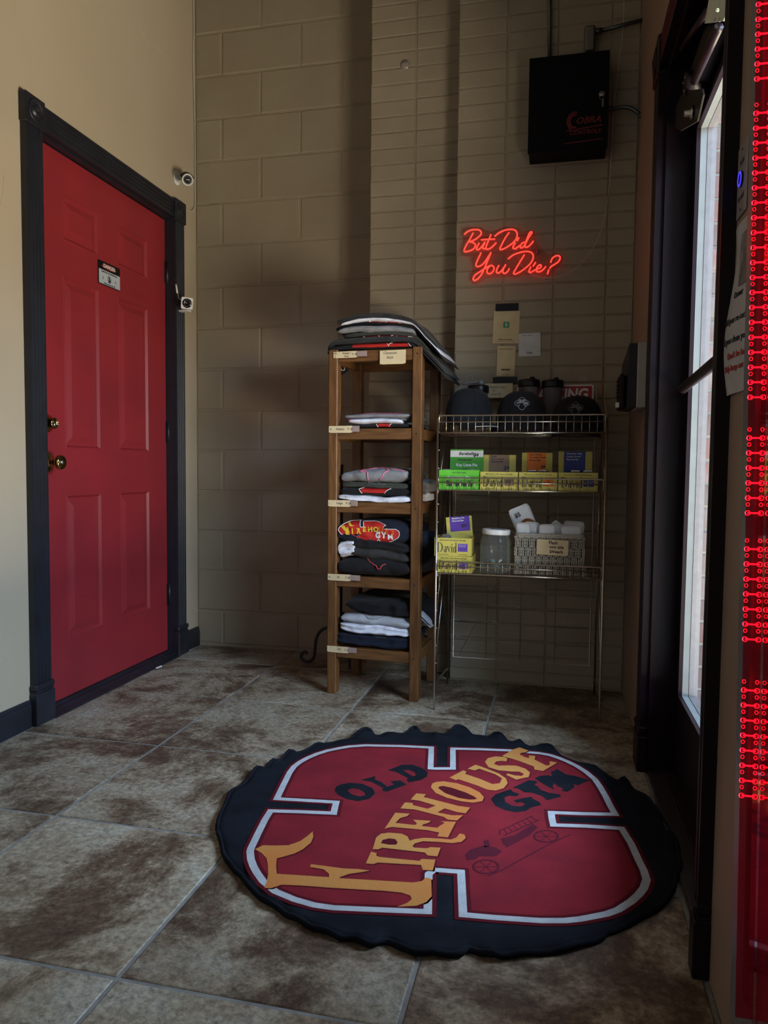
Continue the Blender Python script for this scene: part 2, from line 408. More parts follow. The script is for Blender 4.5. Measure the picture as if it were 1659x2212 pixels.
# flaked paint low on the brick
chips = MB(); rc = random.Random(3)
for (x0, x1, z, yy) in ((1.352, 1.40, .334, -.3065), (1.352, 1.42, .264, -.3065), (1.352, 1.39, .196, -.3065), (1.40, 1.45, .266, -.3065), (1.50, 1.54, .266, -.3065), (1.352, 1.372, .40, -.3065), (1.61, 1.64, .335, -.3065),
                        (1.02, 1.09, .112, -.205), (1.1, 1.14, .114, -.205), (.99, 1.03, .345, -.205)):
    x = x0
    while x < x1:
        w = rc.uniform(.004, .014); zz = z+rc.uniform(-.005, .004)
        pts = [(x+w*math.cos(t)*rc.uniform(.5, 1), zz+.004*math.sin(t)*rc.uniform(.4, 1.2)) for t in [k*PI/4 for k in range(8)]]
        chips.prism([pts], fback(0, 0, yy), 0, .0008); x += w*rc.uniform(1, 2.6)
M_chip = mat('bare_plaster_chip', (.42, .40, .36), .8)
c = chips.build('paint_chips', M_chip, wa, kind='stuff')
# right wall with the door opening and the storefront window opening
wr = MB(); XR, XO = 2.065, 2.19
DY0, DY1, DZ = -2.078, -1.140, 2.08
WY0, WY1, WZ0, WZ1 = -5.75, -3.75, .55, 2.85
wr.box(XR, XO, DY1, .2, -.05, HC); wr.box(XR, XO, DY0, DY1, DZ, HC); wr.box(XR, XO, WY1, DY0, -.05, HC)
wr.box(XR, XO, WY0, WY1, -.05, WZ0); wr.box(XR, XO, WY0, WY1, WZ1, HC); wr.box(XR, XO, -6.4, WY0, -.05, HC)
wr.build('wall_right', M_wallR, kind='structure')
# baseboards and door casings
def casing_len(b, o, along, across, out, w, t, length, flutes=4):
    """fluted board: profile across x out, swept along"""
    pr = [(0, 0), (0, t)]; e = .008; fw = (w-2*e)/flutes
    for k in range(flutes):
        x = e+k*fw; pr += [(x+fw*.10, t), (x+fw*.28, t-.005), (x+fw*.72, t-.005), (x+fw*.90, t)]
    pr += [(w, t), (w, 0)]
    n = len(pr); o = Vector(o); A = Vector(along)*length; X = Vector(across); Y = Vector(out)
    vs = [o+X*p[0]+Y*p[1] for p in pr]+[o+A+X*p[0]+Y*p[1] for p in pr]
    tri = tessellate_polygon([[Vector((p[0], p[1], 0)) for p in pr]])
    fs = [(k, (k+1) % n, n+(k+1) % n, n+k) for k in range(n)]+[tuple(t_) for t_ in tri]+[tuple(i+n for i in t_) for t_ in tri]
    return b.add(vs, fs)
def rosette(b, c, out, x, s=.095, t=.03):
    F = frame(c, x, (0, 0, 1)); b.box(-s/2, s/2, -s/2, s/2, 0, t, F, .004)
    b.lathe([(.040, t-.001), (.038, t+.003), (.032, t+.004), (.029, t-.0005), (.020, t-.0005), (.017, t+.006), (.010, t+.008), (.006, t+.003), (0, t+.003)], 24, F)
def plinth(b, c, x, w=.10, h=.145, t=.032):
    F = frame(c, x, (0, 0, 1)); b.box(-w/2, w/2, 0, h*.78, 0, t, F, .003); b.box(-w/2+.003, w/2-.003, h*.78, h*.84, 0, t-.006, F, .001); b.box(-w/2, w/2, h*.84, h, 0, t, F, .005)
def baseboard(name, o, along, out, length, mt, h=.095):
    pr = [(0, 0), (.014, 0), (.014, h-.022), (.011, h-.014), (.012, h-.008), (.006, h), (0, h)]
    n = len(pr); o = Vector(o); X = Vector(out); A = Vector(along)*length
    vs = [o+X*p[0]+Vector((0, 0, p[1])) for p in pr]+[o+A+X*p[0]+Vector((0, 0, p[1])) for p in pr]
    fs = [(k, (k+1) % n, n+(k+1) % n, n+k) for k in range(n)]+[tuple(range(n)), tuple(n+k for k in range(n))]
    return MB().add(vs, fs).build(name, mt, kind='structure')
baseboard('baseboard_left', (0, -6.2, 0), (0, 1, 0), (1, 0, 0), 6.2-1.27, M_trim)
baseboard('baseboard_corner', (0, -.152, 0), (0, 1, 0), (1, 0, 0), .148, M_trim)
tr = thing('trim_1', None, None, (0, -.7, 0), kind='structure')
casing_len(MB(), (0, -1.258, .14), (0, 0, 1), (0, 1, 0), (1, 0, 0), .086, .022, 1.93).build('casing', M_trim, tr) if 0 else None
for nm, y in (('casing', -1.258), ('casing', -.247)):
    b = MB(); casing_len(b, (0, y, .13), (0, 0, 1), (0, 1, 0), (1, 0, 0), .086, .022, 1.95); b.build('casing', M_trim, tr)
b = MB(); casing_len(b, (0, -1.18, 2.072), (0, 1, 0), (0, 0, 1), (1, 0, 0), .082, .022, .945); b.build('casing', M_trim, tr)
for y in (-1.214, -.203):
    b = MB(); rosette(b, (0, y, 2.113), None, (0, 1, 0), .1); b.build('corner_block', M_trim, tr)
    b = MB(); plinth(b, (0, y, 0), (0, 1, 0)); b.build('plinth', M_trim, tr)
b = MB()
b.box(-.15, .001, -1.19, -1.166, .0, 2.085); b.box(-.15, .001, -.252, -.228, .0, 2.085); b.box(-.15, .001, -1.166, -.252, 2.064, 2.085)
b.box(-.085, -.068, -1.166, -.252, 2.045, 2.064)
b.build('door_jamb', M_trim, tr)
# red six panel door
d1 = thing('door_1', 'red six-panel entry door in a black fluted frame', None, (-.03, -.7, 0), kind='structure')
LY0, LY1, LZ0, LZ1 = -1.162, -.256, .032, 2.060
pan = []
for (ya, yb) in ((-1.006, -.778), (-.647, -.409)):
    for (za, zb) in ((1.750, 1.921), (.977, 1.622), (.253, .804)): pan.append((ya, yb, za, zb))
F = fleft(0, 0, -.028)
rect = lambda a, b, c, d: [(a, c), (b, c), (b, d), (a, d)]
lf = MB(); lf.prism([rect(LY0, LY1, LZ0, LZ1)]+[rect(*p)[::-1] for p in pan], F, -.012, 0); lf.box(-.066, -.040, LY0, LY1, LZ0, LZ1)
lf.build('door_leaf', M_door, d1)
for p in pan:
    b = MB(); st = [(0, 0), (.006, .0015), (.014, -.008), (.022, -.0085), (.046, -.001), (.048, -.001)]; vs = []; fs = []
    for (i, h) in st:
        vs += [(p[0]+i, p[2]+i, h), (p[1]-i, p[2]+i, h), (p[1]-i, p[3]-i, h), (p[0]+i, p[3]-i, h)]
    for s in range(len(st)-1):
        for k in range(4): fs.append((4*s+k, 4*s+(k+1) % 4, 4*s+4+(k+1) % 4, 4*s+4+k))
    e = 4*(len(st)-1); fs.append((e, e+1, e+2, e+3)); b.add(vs, fs, F); b.build('door_panel', M_door, d1)
for z in (1.82, 1.075, .30):
    b = MB(); b.tube([(-.020, -.250, z-.05), (-.020, -.250, z+.05)], .007, 10); b.box(-.03, -.026, -.262, -.247, z-.05, z+.05); b.build('hinge', M_trim, d1)
def lath(b, c, prof, n=28): b.lathe(prof, n, frame(c, (0, 1, 0), (0, 0, 1)))
b = MB(); lath(b, (-.028, -1.112, 1.066), [(.033, 0), (.034, .004), (.031, .009), (.0225, .014), (.0205, .034), (.019, .037), (.0165, .037), (.0165, .035), (0, .035)])
db = b.build('deadbolt', M_brass, d1)
b = MB(); lath(b, (-.028, -1.112, 1.061), [(.0075, .035), (.0075, .0375), (0, .0375)]); b.box(.0093, .0100, -1.1128, -1.1112, 1.057, 1.064); b.build('key_cylinder', M_steel, db)
b = MB(); lath(b, (-.028, -1.112, .925), [(.036, 0), (.037, .003), (.034, .008), (.024, .012), (.014, .016), (.011, .024), (.012, .032), (.019, .040), (.026, .048), (.0275, .056), (.025, .063), (.022, .065), (.018, .0635), (0, .0635)])
kb = b.build('door_knob', M_brass, d1)
b = MB(); lath(b, (-.028, -1.112, .925), [(.008, .0635), (.008, .066), (0, .066)]); b.box(.038, .0386, -1.1126, -1.1114, .921, .929); b.build('key_cylinder', M_steel, kb)
b = MB(); pr = [(-.066, .0), (.034, 0), (.034, .006), (.012, .014), (.004, .020), (-.012, .022), (-.014, .028), (-.066, .028)]
n = len(pr); vs = [(p[0], -1.166, p[1]) for p in pr]+[(p[0], -.252, p[1]) for p in pr]
b.add(vs, [(k, (k+1) % n, n+(k+1) % n, n+k) for k in range(n)]+[tuple(range(n)), tuple(n+k for k in range(n))]); b.build('door_sill', M_trim, d1)
# ---------------- glazed door in the right wall
t2 = thing('trim_2', None, None, (XR, -1.55, 0), kind='structure')
for (y0, w) in ((-1.148, .100), (-2.100, .034)):
    b = MB(); casing_len(b, (XR, y0, .13), (0, 0, 1), (0, 1, 0), (-1, 0, 0), w, .024, 1.93, 4 if w > .05 else 1); b.build('casing', M_trimR, t2)
    b = MB(); rosette(b, (XR, y0+w/2, 2.115), None, (0, -1, 0), .11 if w > .05 else .09); b.build('corner_block', M_trimR, t2)
    b = MB(); plinth(b, (XR, y0+w/2, 0), (0, -1, 0), w+.008, .14, .03); b.build('plinth', M_trimR, t2)
b = MB(); casing_len(b, (XR, -2.10, 2.072), (0, 1, 0), (0, 0, 1), (-1, 0, 0), .085, .024, .96); b.build('casing', M_trimR, t2)
b = MB(); b.box(XR, XO+.002, -1.160, -1.138, 0, DZ); b.box(XR, XO+.002, -2.080, -2.062, 0, DZ); b.box(XR, XO+.002, -2.062, -1.16, 2.055, DZ+.002)
b.build('door_jamb', M_trimR, t2)
d2 = thing('door_2', 'dark glazed exterior door letting in daylight', None, (2.14, -1.55, 0), kind='structure')
GY0, GY1, GZ0, GZ1 = -1.975, -1.232, .262, 1.865
b = MB(); b.prism([rect(-2.062, -1.160, .016, 2.053), rect(GY0, GY1, GZ0, GZ1)[::-1]], frame((2.14, 0, 0), (0, 1, 0), (0, 0, 1)), 0, .045); b.build('door_leaf', M_trimR, d2)
b = MB(); G = .022
b.prism([rect(GY0-.006, GY1+.006, GZ0-.006, GZ1+.006), rect(GY0+.006, GY1-.006, GZ0+.006, GZ1-.006)[::-1]], frame((2.134, 0, 0), (0, 1, 0), (0, 0, 1)), 0, .010); b.build('glazing_bead', M_trimR, d2)
b = MB(); b.prism([rect(GY0, GY1, GZ0, GZ1), rect(GY0+.007, GY1-.007, GZ0+.007, GZ1-.007)[::-1]], frame((2.1445, 0, 0), (0, 1, 0), (0, 0, 1)), 0, .017); b.build('glazing_liner', mat('white_vinyl', (.13, .15, .16), .5), d2)
b = MB(); b.prism([rect(GY0, GY1, GZ0, GZ1), rect(GY0+.008, GY1-.008, GZ0+.008, GZ1-.008)[::-1]], frame((2.1625, 0, 0), (0, 1, 0), (0, 0, 1)), 0, .0235); b.build('glass_spacer', M_alu, d2)
b = MB(); b.box(2.1735, 2.1755, GY0+.008, GY1-.008, GZ0+.008, GZ1-.008); b.build('window_pane', M_glass, d2)
b = MB(); b.tube([(2.138, -1.20, 1.145), (2.118, -1.245, 1.146), (2.082, -1.96, 1.135), (2.125, -2.0, 1.135)], .013, 10); b.build('push_bar', M_trimR, d2)
b = MB(); b.box(2.066, 2.19, -2.062, -1.16, 0, .010, bev=.003)
for k in range(4): b.box(2.112+k*.009, 2.116+k*.009, -2.062, -1.16, .009, .0135)
b.build('threshold', mat('bronze_threshold', (.06, .05, .048), .4, .5), t2)
# exterior brick seen through the glass, pavement outside
M_xb = mat('exterior_brick', (.085, .034, .030), .85, col2=(.11, .09, .09), scale=9, rnd=.35, lo=.4, hi=.6)
xw = MB().box(2.1905, 2.75, -1.150, .2, -.05, HC).build('wall_outside', mat('pale_exterior_mortar', (.30, .30, .28), .9), kind='structure')
for k in range(0, 54):
    off = 0 if k % 2 else .1
    for a, bb in ((2.194, 2.296-off*.3), (2.304-off*.3, 2.50-off), (2.508-off, 2.745)):
        if bb-a > .02: inst('brick', bmesh_for(bb-a, .057, 'face_brick', M_xb, .015, .002), xw, (a, -1.160+rnd.uniform(-.003, .002), k*.0677+.004))
MB().box(2.19, 9, -9, 5, -.10, -.02).build('ground_outside', mat('concrete_paving', (.42, .41, .39), .9, scale=5), kind='structure')
# storefront window behind the camera
w1 = thing('window_1', None, None, (2.12, -4.75, 0), kind='structure')
b = MB(); b.prism([rect(WY0, WY1, WZ0, WZ1), rect(WY0+.05, WY1-.05, WZ0+.05, WZ1-.05)[::-1]], frame((2.10, 0, 0), (0, 1, 0), (0, 0, 1)), 0, .06); b.build('window_frame', M_alu, w1)
b = MB(); b.box(2.128, 2.132, WY0+.05, WY1-.05, WZ0+.05, WZ1-.05); b.build('window_pane', M_glass, w1)
# faint scuffs on the plaster
b = MB(); rs_ = random.Random(8)
for (px, py, qx, qy) in ((165, 198, 173, 232), (171, 150, 180, 185), (320, 88, 372, 138), (300, 60, 322, 100), (395, 315, 402, 340), (342, 333, 345, 356), (0, 1395, 18, 1380), (8, 1430, 40, 1388), (25, 505, 60, 540), (0, 450, 8, 380), (402, 1345, 405, 1370)):
    a_ = onX(px, py, .0004); c_ = onX(qx, qy, .0004); m_ = (a_+c_)/2+Vector((0, .004, .006)); b.tube(bez([a_, m_, c_], 4), .0007, 4)
b.build('plaster_scuffs', mat('pale_scuff', (.50, .45, .36), .7), bpy.data.objects['wall_left'], kind='stuff')
# white scrap on the sill
b = MB(); b.box(-.02, .02, -.005, .005, 0, .006, Matrix.Translation((.042, -.462, .0012)) @ Matrix.Rotation(1.45, 4, 'Z'), .002)
tag(b.build('plastic_scrap', M_white), 'small white plastic scrap on the floor by the red door sill', 'scrap')
# ------------------------------------------------------------------ round rug with the printed crest
M_rug = mat("black_plush", (.0085, .011, .017), .95, col2=(.005, .0065, .010), scale=14, bump=.7, bscale=420, spec=.1)
M_rugred = mat('red_plush', (.185, .014, .022), .95, col2=(.135, .011, .019), scale=9, bump=.7, bscale=420, spec=.1)
M_rugedge = mat('dark_red_plush', (.08, .006, .012), .95, scale=9, bump=.7, bscale=420, spec=.1)
M_rugwhite = mat('white_plush', (.40, .43, .46), .95, col2=(.33, .36, .39), scale=30, bump=.7, bscale=420, spec=.1)
M_ruggold = mat('gold_plush', (.42, .21, .06), .95, col2=(.45, .16, .045), scale=4, bump=.7, bscale=420, spec=.1)
M_rugtruck = mat('faded_navy_plush', (.07, .008, .018), .95, scale=9, bump=.5, bscale=420, spec=.1)
def crop(ox, oy, s): return lambda q: [(ox+s*x, oy+s*y) for x, y in q]
cA, cB = crop(460, 1560, .31344), crop(940, 1560, .3255)
cC, cD, cE = crop(460, 1780, .31344), crop(940, 1780, .3255), crop(700, 1640, .3496)
RZ = .0125
def fl(pts, z=RZ):
    return [(lambda p: (p.x, p.y))(onZ(x, y, z)) for x, y in pts]
outl = cA([(20,740),(40,640),(75,560),(120,480),(200,420),(250,370),(300,315),(360,305),(410,262),(460,255),(520,210),(600,200),(700,160),(760,145),(830,135),(930,115),(1000,75),(1060,62),(1130,88),(1200,72),(1310,75),(1380,48),(1430,68),(1510,72)]) + \
    cB([(0,72),(80,70),(140,42),(200,50),(260,85),(340,92),(400,82),(450,100),(500,125),(560,125),(620,155),(750,165),(830,215),(950,265),(1060,295),(1200,380),(1260,385),(1320,440),(1400,490),(1480,580),(1560,700),(1610,800),(1632,900)]) + \
    cD([(1636,290),(1610,350),(1590,440),(1520,530),(1430,590),(1340,640),(1200,700),(1150,715),(1100,760),(980,800),(850,835),(700,850),(560,865),(450,875),(380,870),(280,840),(220,825),(160,865),(60,860)]) + \
    cC([(1500,895),(1390,885),(1290,850),(1220,805),(1150,805),(1100,830),(1050,825),(960,785),(880,775),(780,740),(680,710),(600,660),(520,630),(450,575),(370,540),(300,480),(230,420),(190,350),(120,290),(70,220),(45,110)])
ow = bez([Vector((a, b, 0)) for a, b in fl(outl, .010)], 3, closed=True)
rcx, rcy = 1.505, -1.545
rug = thing('round_rug', 'round black rug printed with a red fire-company crest, lying on the tile floor', 'rug', (rcx, rcy, 0))
cen = Vector((rcx, rcy, 0)); rad = [(p-cen).length for p in ow]; nA = len(ow)
sm = [sum(rad[(i+k) % nA] for k in range(-9, 10))/19 for i in range(nA)]
RR = [0, .25, .5, .7, .82, .89, .93, .965, 1.0]
b = MB(); vs = []; fs = []
def edge_z(i, t):
    if t < .90: return .0115
    k = (t-.90)/.10; lift = max(-.3, min(1.3, (rad[i]-sm[i])/.012))
    far = 1 if ow[i].y > rcy else .8
    return .0115+k*k*(.007*lift+.003*math.sin(i*.9))*far
for i, p in enumerate(ow):
    d = (p-cen)
    for t in RR[1:]: q = cen+d*t; vs.append((q.x, q.y, max(.006, edge_z(i, t))))
    q = cen+d*1.0; vs.append((q.x, q.y, max(.0, edge_z(i, 1)-.010))); q = cen+d*.93; vs.append((q.x, q.y, 0.0005))
P = len(RR)+1; vs.append((rcx, rcy, .0115)); vs.append((rcx, rcy, .0005)); c0 = len(vs)-2
cw = sum(ow[i].x*ow[(i+1) % nA].y-ow[(i+1) % nA].x*ow[i].y for i in range(nA)) > 0
for i in range(nA):
    j = (i+1) % nA; fs.append((c0, i*P, j*P)); fs.append((c0+1, j*P+P-1, i*P+P-1))
    for k in range(P-1): fs.append((i*P+k, i*P+k+1, j*P+k+1, j*P+k))
if not cw: fs = [f[::-1] for f in fs]
b.add(vs, fs, smooth=True); b.build('rug_pile', M_rug, rug)
b = MB(); b.tube([(cen.x+(p.x-cen.x)*.994, cen.y+(p.y-cen.y)*.994, max(.006, edge_z(i, 1)-.003)) for i, p in enumerate(ow)], .0058, 6, closed=True); b.build('stitched_hem', M_rug, rug)
line = cA([(1505,175),(1300,165),(1050,160),(940,168),(880,178),(790,196),(720,218),(655,245),(600,275),(560,305),(530,345),(490,425),(440,528),(650,540),(850,552),(840,590),(832,628),(600,618),(397,612),(360,670),(310,770),(262,870)]) + \
    cC([(256,190),(262,245),(278,290),(305,340),(345,395),(430,465),(560,520),(700,560),(830,578),(1100,590),(1480,605),(1487,345),(1520,318)]) + \
    cD([(0,305),(172,318),(185,603),(400,622),(700,642),(860,642),(960,632),(1050,615),(1140,597),(1215,570),(1300,515),(1350,470),(1385,425),(1403,370),(1385,310),(1355,250),(1300,130),(1238,30)]) + \
    cB([(1000,690),(785,683),(775,640),(770,600),(980,608),(1195,612),(1165,560),(1130,490),(1095,430),(1060,380),(1000,330),(940,292),(880,262),(820,238),(760,218),(690,206),(620,200),(500,188),(300,180),(118,176),(118,308),(0,308)]) + \
    cA([(1500,318)])
L2 = fl(line)
def rp(name, fn, mt, label=None):
    b = MB(); fn(b); return b.build(name, mt, rug, label=label)
IZ = Matrix()
rp('crest_field', lambda b: b.prism([L2], IZ, .0105, RZ), M_rugred)
rp('crest_shade', lambda b: b.ribbon(L2, .036, IZ, .0108, RZ+.0002, True), M_rugedge)
rp('crest_outline', lambda b: b.ribbon(L2, .0175, IZ, .011, RZ+.0005, True), M_rugwhite, 'white crest outline')
def slot(a, w):
    p = fl(a); return lambda b: b.ribbon(p, w, IZ, .0108, RZ+.0003)
gold = dict(
 big_f=[cC([(290,175),(345,148),(420,150),(520,148),(600,120),(650,85),(688,52),(692,90),(675,130),(620,175),(560,205),(490,225),(440,238),(435,290),(440,345),(800,368),(800,345),(765,315),(670,298),(675,278),(780,292),(900,308),(1000,312),(1078,322),(1030,332),(940,345),(880,365),(870,375),(1380,405),(1440,395),(1470,370),(1505,380),(1508,500),(1470,540),(1400,565),(1270,572),(1340,545),(1370,520),(1360,495),(1300,475),(1180,462),(1000,452),(800,440),(600,425),(470,420),(400,445),(355,442),(370,400),(380,350),(378,280),(370,240),(340,205)])],
 i=[cE([(290,573),(325,582),(322,598),(345,606),(590,630),(602,618),(688,622),(672,690),(610,685),(600,655),(330,640),(305,650),(258,645)])],
 r=[cE([(300,558),(322,485),(352,462),(400,455),(480,462),(515,478),(530,505),(560,495),(620,487),(720,492),(785,498),(818,485),(838,460),(868,468),(876,488),(848,512),(790,520),(700,512),(610,508),(560,522),(545,540),(560,548),(640,552),(655,545),(720,548),(700,602),(640,596),(622,578),(360,548),(335,558)]), cE([(350,520),(362,500),(400,490),(440,495),(455,515),(445,530),(400,530)])],
 e=[cE([(375,430),(440,332),(528,338),(515,352),(470,365),(440,395),(560,408),(575,400),(560,385),(548,375),(660,382),(650,392),(610,405),(605,415),(700,425),(720,410),(745,395),(720,385),(815,388),(765,485),(700,478),(712,455),(640,440),(420,420),(395,425)])],
 h=[cE([(535,250),(570,212),(630,218),(615,235),(830,290),(903,300),(875,335),(820,328),(745,305),(700,330),(790,348),(858,348),(822,380),(765,375),(740,358),(560,312),(472,305),(500,268),(548,272),(550,285),(640,308),(690,288),(590,258)])],
 o=[cE([(660,175),(668,152),(690,142),(740,138),(820,150),(900,175),(960,205),(988,235),(978,260),(920,270),(850,262),(760,240),(690,210)]), cE([(705,180),(712,170),(735,166),(790,178),(870,205),(925,230),(945,245),(930,250),(895,251),(830,240),(750,212)])],
 u=[cE([(775,115),(860,70),(880,78),(872,92),(960,122),(1040,155),(1085,150),(1100,120),(1060,95),(960,60),(930,70),(888,60),(935,35),(975,48),(1080,90),(1125,120),(1135,150),(1110,180),(1060,195),(1010,190),(950,165),(830,125),(815,130)])],
 s=[cB([(330,265),(350,240),(400,228),(480,235),(475,262),(440,258),(405,262),(390,278),(420,290),(480,288),(540,290),(600,310),(630,335),(620,365),(570,375),(540,382),(470,350),(480,342),(530,355),(575,358),(590,345),(560,330),(500,328),(420,320),(355,300)])],
 e2=[cB([(445,225),(480,205),(510,185),(560,168),(620,190),(600,200),(570,205),(560,215),(600,235),(625,240),(620,222),(665,225),(660,250),(740,290),(760,285),(760,260),(810,270),(715,325),(660,315),(655,295),(560,260),(500,240),(470,238)])])
navy = dict(
 O=[cA([(838,470),(850,445),(880,430),(940,418),(1030,425),(1100,455),(1118,490),(1080,528),(1000,545),(920,530),(860,500)]), cA([(925,470),(960,455),(1010,462),(1045,485),(1050,505),(1010,512),(960,500)])],
 L=[cA([(1020,398),(1120,372),(1115,395),(1165,415),(1200,445),(1250,430),(1225,408),(1290,402),(1335,430),(1195,480),(1165,470),(1175,455),(1090,410)])],
 D=[cA([(1205,332),(1300,295),(1370,292),(1440,315),(1480,345),(1475,375),(1430,400),(1350,415),(1335,400),(1345,385),(1265,345)]), cA([(1310,332),(1350,328),(1390,345),(1400,365),(1380,375)])],
 G=[cB([(370,510),(400,480),(455,460),(500,445),(515,462),(560,478),(540,492),(490,488),(460,500),(465,530),(510,555),(570,560),(600,545),(570,530),(540,535),(520,520),(600,500),(640,495),(650,510),(690,530),(705,550),(640,565),(600,590),(540,598),(470,585),(400,555)])],
 Y=[cB([(515,435),(600,395),(620,385),(670,390),(680,402),(655,415),(680,425),(700,450),(760,470),(830,480),(835,495),(740,518),(710,490),(640,468),(590,465),(560,445)])],
 M=[cB([(660,372),(700,356),(750,352),(775,360),(770,330),(810,312),(840,330),(870,348),(930,357),(980,374),(1032,385),(985,402),(950,420),(918,412),(925,432),(878,462),(838,456),(850,440),(815,425),(790,405),(778,425),(792,448),(752,430),(700,400)])])
for k, l in gold.items():
    q = [fl(p) for p in l]
    rp('letter', lambda b: b.prism(q, IZ, .011, RZ+.00072), M_ruggold)
    rp('letter_shadow', lambda b: b.prism([[(x+.004, y-.003) for x, y in q[0]]], IZ, .011, RZ+.0005), M_rugedge)
for k, l in navy.items():
    q = [fl(p) for p in l]; rp('letter', lambda b: b.prism(q, IZ, .011, RZ+.0003), M_rug)
def truck(b):
    def wheel(cx, cy, rx, ry):
        ring = fl(cE([(cx+rx*math.cos(t), cy+ry*math.sin(t)) for t in [k*PI/12 for k in range(24)]])); b.ribbon(ring, .0050, IZ, .011, RZ+.0005, True)
        for k in range(6):
            t = k*PI/3; b.ribbon(fl(cE([(cx, cy), (cx+rx*math.cos(t), cy+ry*math.sin(t))])), .0018, IZ, .011, RZ+.00042)
    wheel(1000, 665, 78, 42); wheel(1372, 477, 74, 36)
    for l in ([(1090,440),(1290,350)], [(1110,472),(1330,375)], [(1010,722),(1090,690),(1400,520),(1522,465)], [(1085,440),(1085,465)]): b.ribbon(fl(cE(l)), .0035, IZ, .011, RZ+.00042)
    for k in range(7):
        t = .1+k*.14; b.ribbon(fl(cE([(1090+200*t, 440-90*t), (1110+220*t, 472-97*t)])), .002, IZ, .011, RZ+.00042)
    for l in ([(870,590),(900,560),(980,535),(1060,545),(1100,570),(1060,600),(960,600),(930,620),(880,625)], [(1090,490),(1180,470),(1290,400),(1320,420),(1270,470),(1180,520),(1130,545),(1110,525)], [(985,505),(1015,498),(1030,540),(990,545)]):
        b.prism([fl(cE(l))], IZ, .011, RZ+.0003)
rp('fire_engine_print', truck, M_rugtruck)
b = MB(); q = onZ(1278, 1782, .016); b.box(-.004, .004, -.002, .002, 0, .002, Matrix.Translation(q))
# ------------------------------------------------------------------ neon sign
cN = crop(980, 470, .16878); NY = -.330
def np_(q, y=NY): return [onY(x, y_, y) for x, y_ in cN(q)]
neon = thing('neon_sign', 'glowing red script sign reading But Did You Die? on clear backing', 'neon sign', (1.58, NY, 1.66))
strokes = [
 [(135,215),(185,175),(250,155),(320,157),(352,185),(342,225),(300,262),(245,295),(205,308),(245,318),(275,342),(272,378),(240,410),(180,432),(145,436),(133,418),(160,355),(205,280),(250,195)],
 [(328,325),(295,385),(296,410),(325,405),(365,365),(400,312),(375,375),(380,398),(410,398)], [(478,215),(430,330),(412,385),(425,405),(460,398),(500,368),(545,320)], [(350,285),(440,278),(530,275)],
 [(525,240),(580,195),(660,160),(740,150),(790,165),(812,205),(805,260),(770,310),(710,360),(650,395),(605,410),(592,398),(605,365),(660,260),(710,190)],
 [(790,320),(760,375),(770,398),(810,385),(850,355)], [(835,255),(812,300)],
 [(915,312),(875,330),(852,370),(866,388),(900,365),(925,320),(960,255),(1000,200),(995,182),(975,192),(955,230),(925,310),(912,360),(922,380),(955,372),(985,345),(1022,300)],
 [(350,450),(305,545),(285,600),(297,625),(330,623),(380,590),(430,520),(478,445)], [(478,445),(430,560),(395,645),(350,735),(300,790),(262,805),(250,780),(275,735),(340,690),(400,650),(445,625),(480,612),(510,628),(515,665),(480,712),(442,716),(425,688),(438,645),(462,622)],
 [(580,610),(552,665),(550,700),(580,708),(625,665),(668,600),(635,660),(630,702),(655,715),(690,690),(712,650)],
 [(695,530),(760,480),(850,445),(940,432),(1000,450),(1018,490),(1010,540),(970,600),(900,660),(840,700),(790,722),(768,715),(775,690),(840,580),(905,475)],
 [(990,630),(965,680),(975,702),(1010,690),(1042,668)], [(1050,572),(1015,625)],
 [(1060,660),(1100,648),(1122,622),(1105,605),(1075,625),(1056,668),(1070,692),(1110,690),(1150,660),(1180,625)],
 [(1240,575),(1265,520),(1310,490),(1350,492),(1362,520),(1340,565),(1290,600),(1245,628),(1228,650)], [(1218,665),(1200,725)]]
for s in strokes:
    b = MB(); b.tube(bez(np_(s), 4) if len(s) > 2 else np_(s), .0029, 7); b.build('neon_tube', M_neon, neon)
bk = [(90,210),(110,150),(180,118),(340,118),(410,160),(500,180),(600,130),(700,113),(830,130),(880,178),(990,150),(1040,200),(1045,290),(1080,360),(1150,430),(1210,470),(1300,450),(1370,465),(1400,510),(1390,580),(1320,650),(1260,710),(1220,755),(1150,745),(1050,735),(980,740),(890,730),(840,765),(750,765),(700,755),(600,765),(500,765),(420,775),(350,820),(300,855),(240,845),(205,800),(215,740),(235,680),(235,600),(205,510),(150,490),(100,470),(85,420),(110,350),(120,280)]
bp = [(p.x, p.z) for p in np_(bk, NY+.005)]
b = MB(); b.prism([bp], frame((0, NY+.010, 0), (1, 0, 0), (0, 0, 1)), 0, .004); b.build('acrylic_backing', M_acr, neon)
for q in ((1115, 540), (1160, 545), (1025, 535), (1180, 600)):
    b = MB(); p = onY(q[0], q[1], NY+.01); b.tube([(p.x, -.306, p.z), (p.x, NY+.003, p.z)], .004, 8); b.build('standoff', M_steel, neon)
cord = [(1118,553,-.315),(1128,575,-.315),(1150,594,-.325),(1180,601,-.335),(1215,595,-.335),(1250,575,-.335),(1280,538,-.33),(1302,487,-.33),(1314,420,-.325),(1320,340,-.325),(1323,270,-.33),(1330,200,-.335),(1338,130,-.335),(1345,70,-.335),(1348,0,-.335),(1350,-120,-.335)]
b = MB(); b.tube(bez([onY(*q) for q in cord], 5), .0014, 6); b.build('power_cord', M_offw, neon)
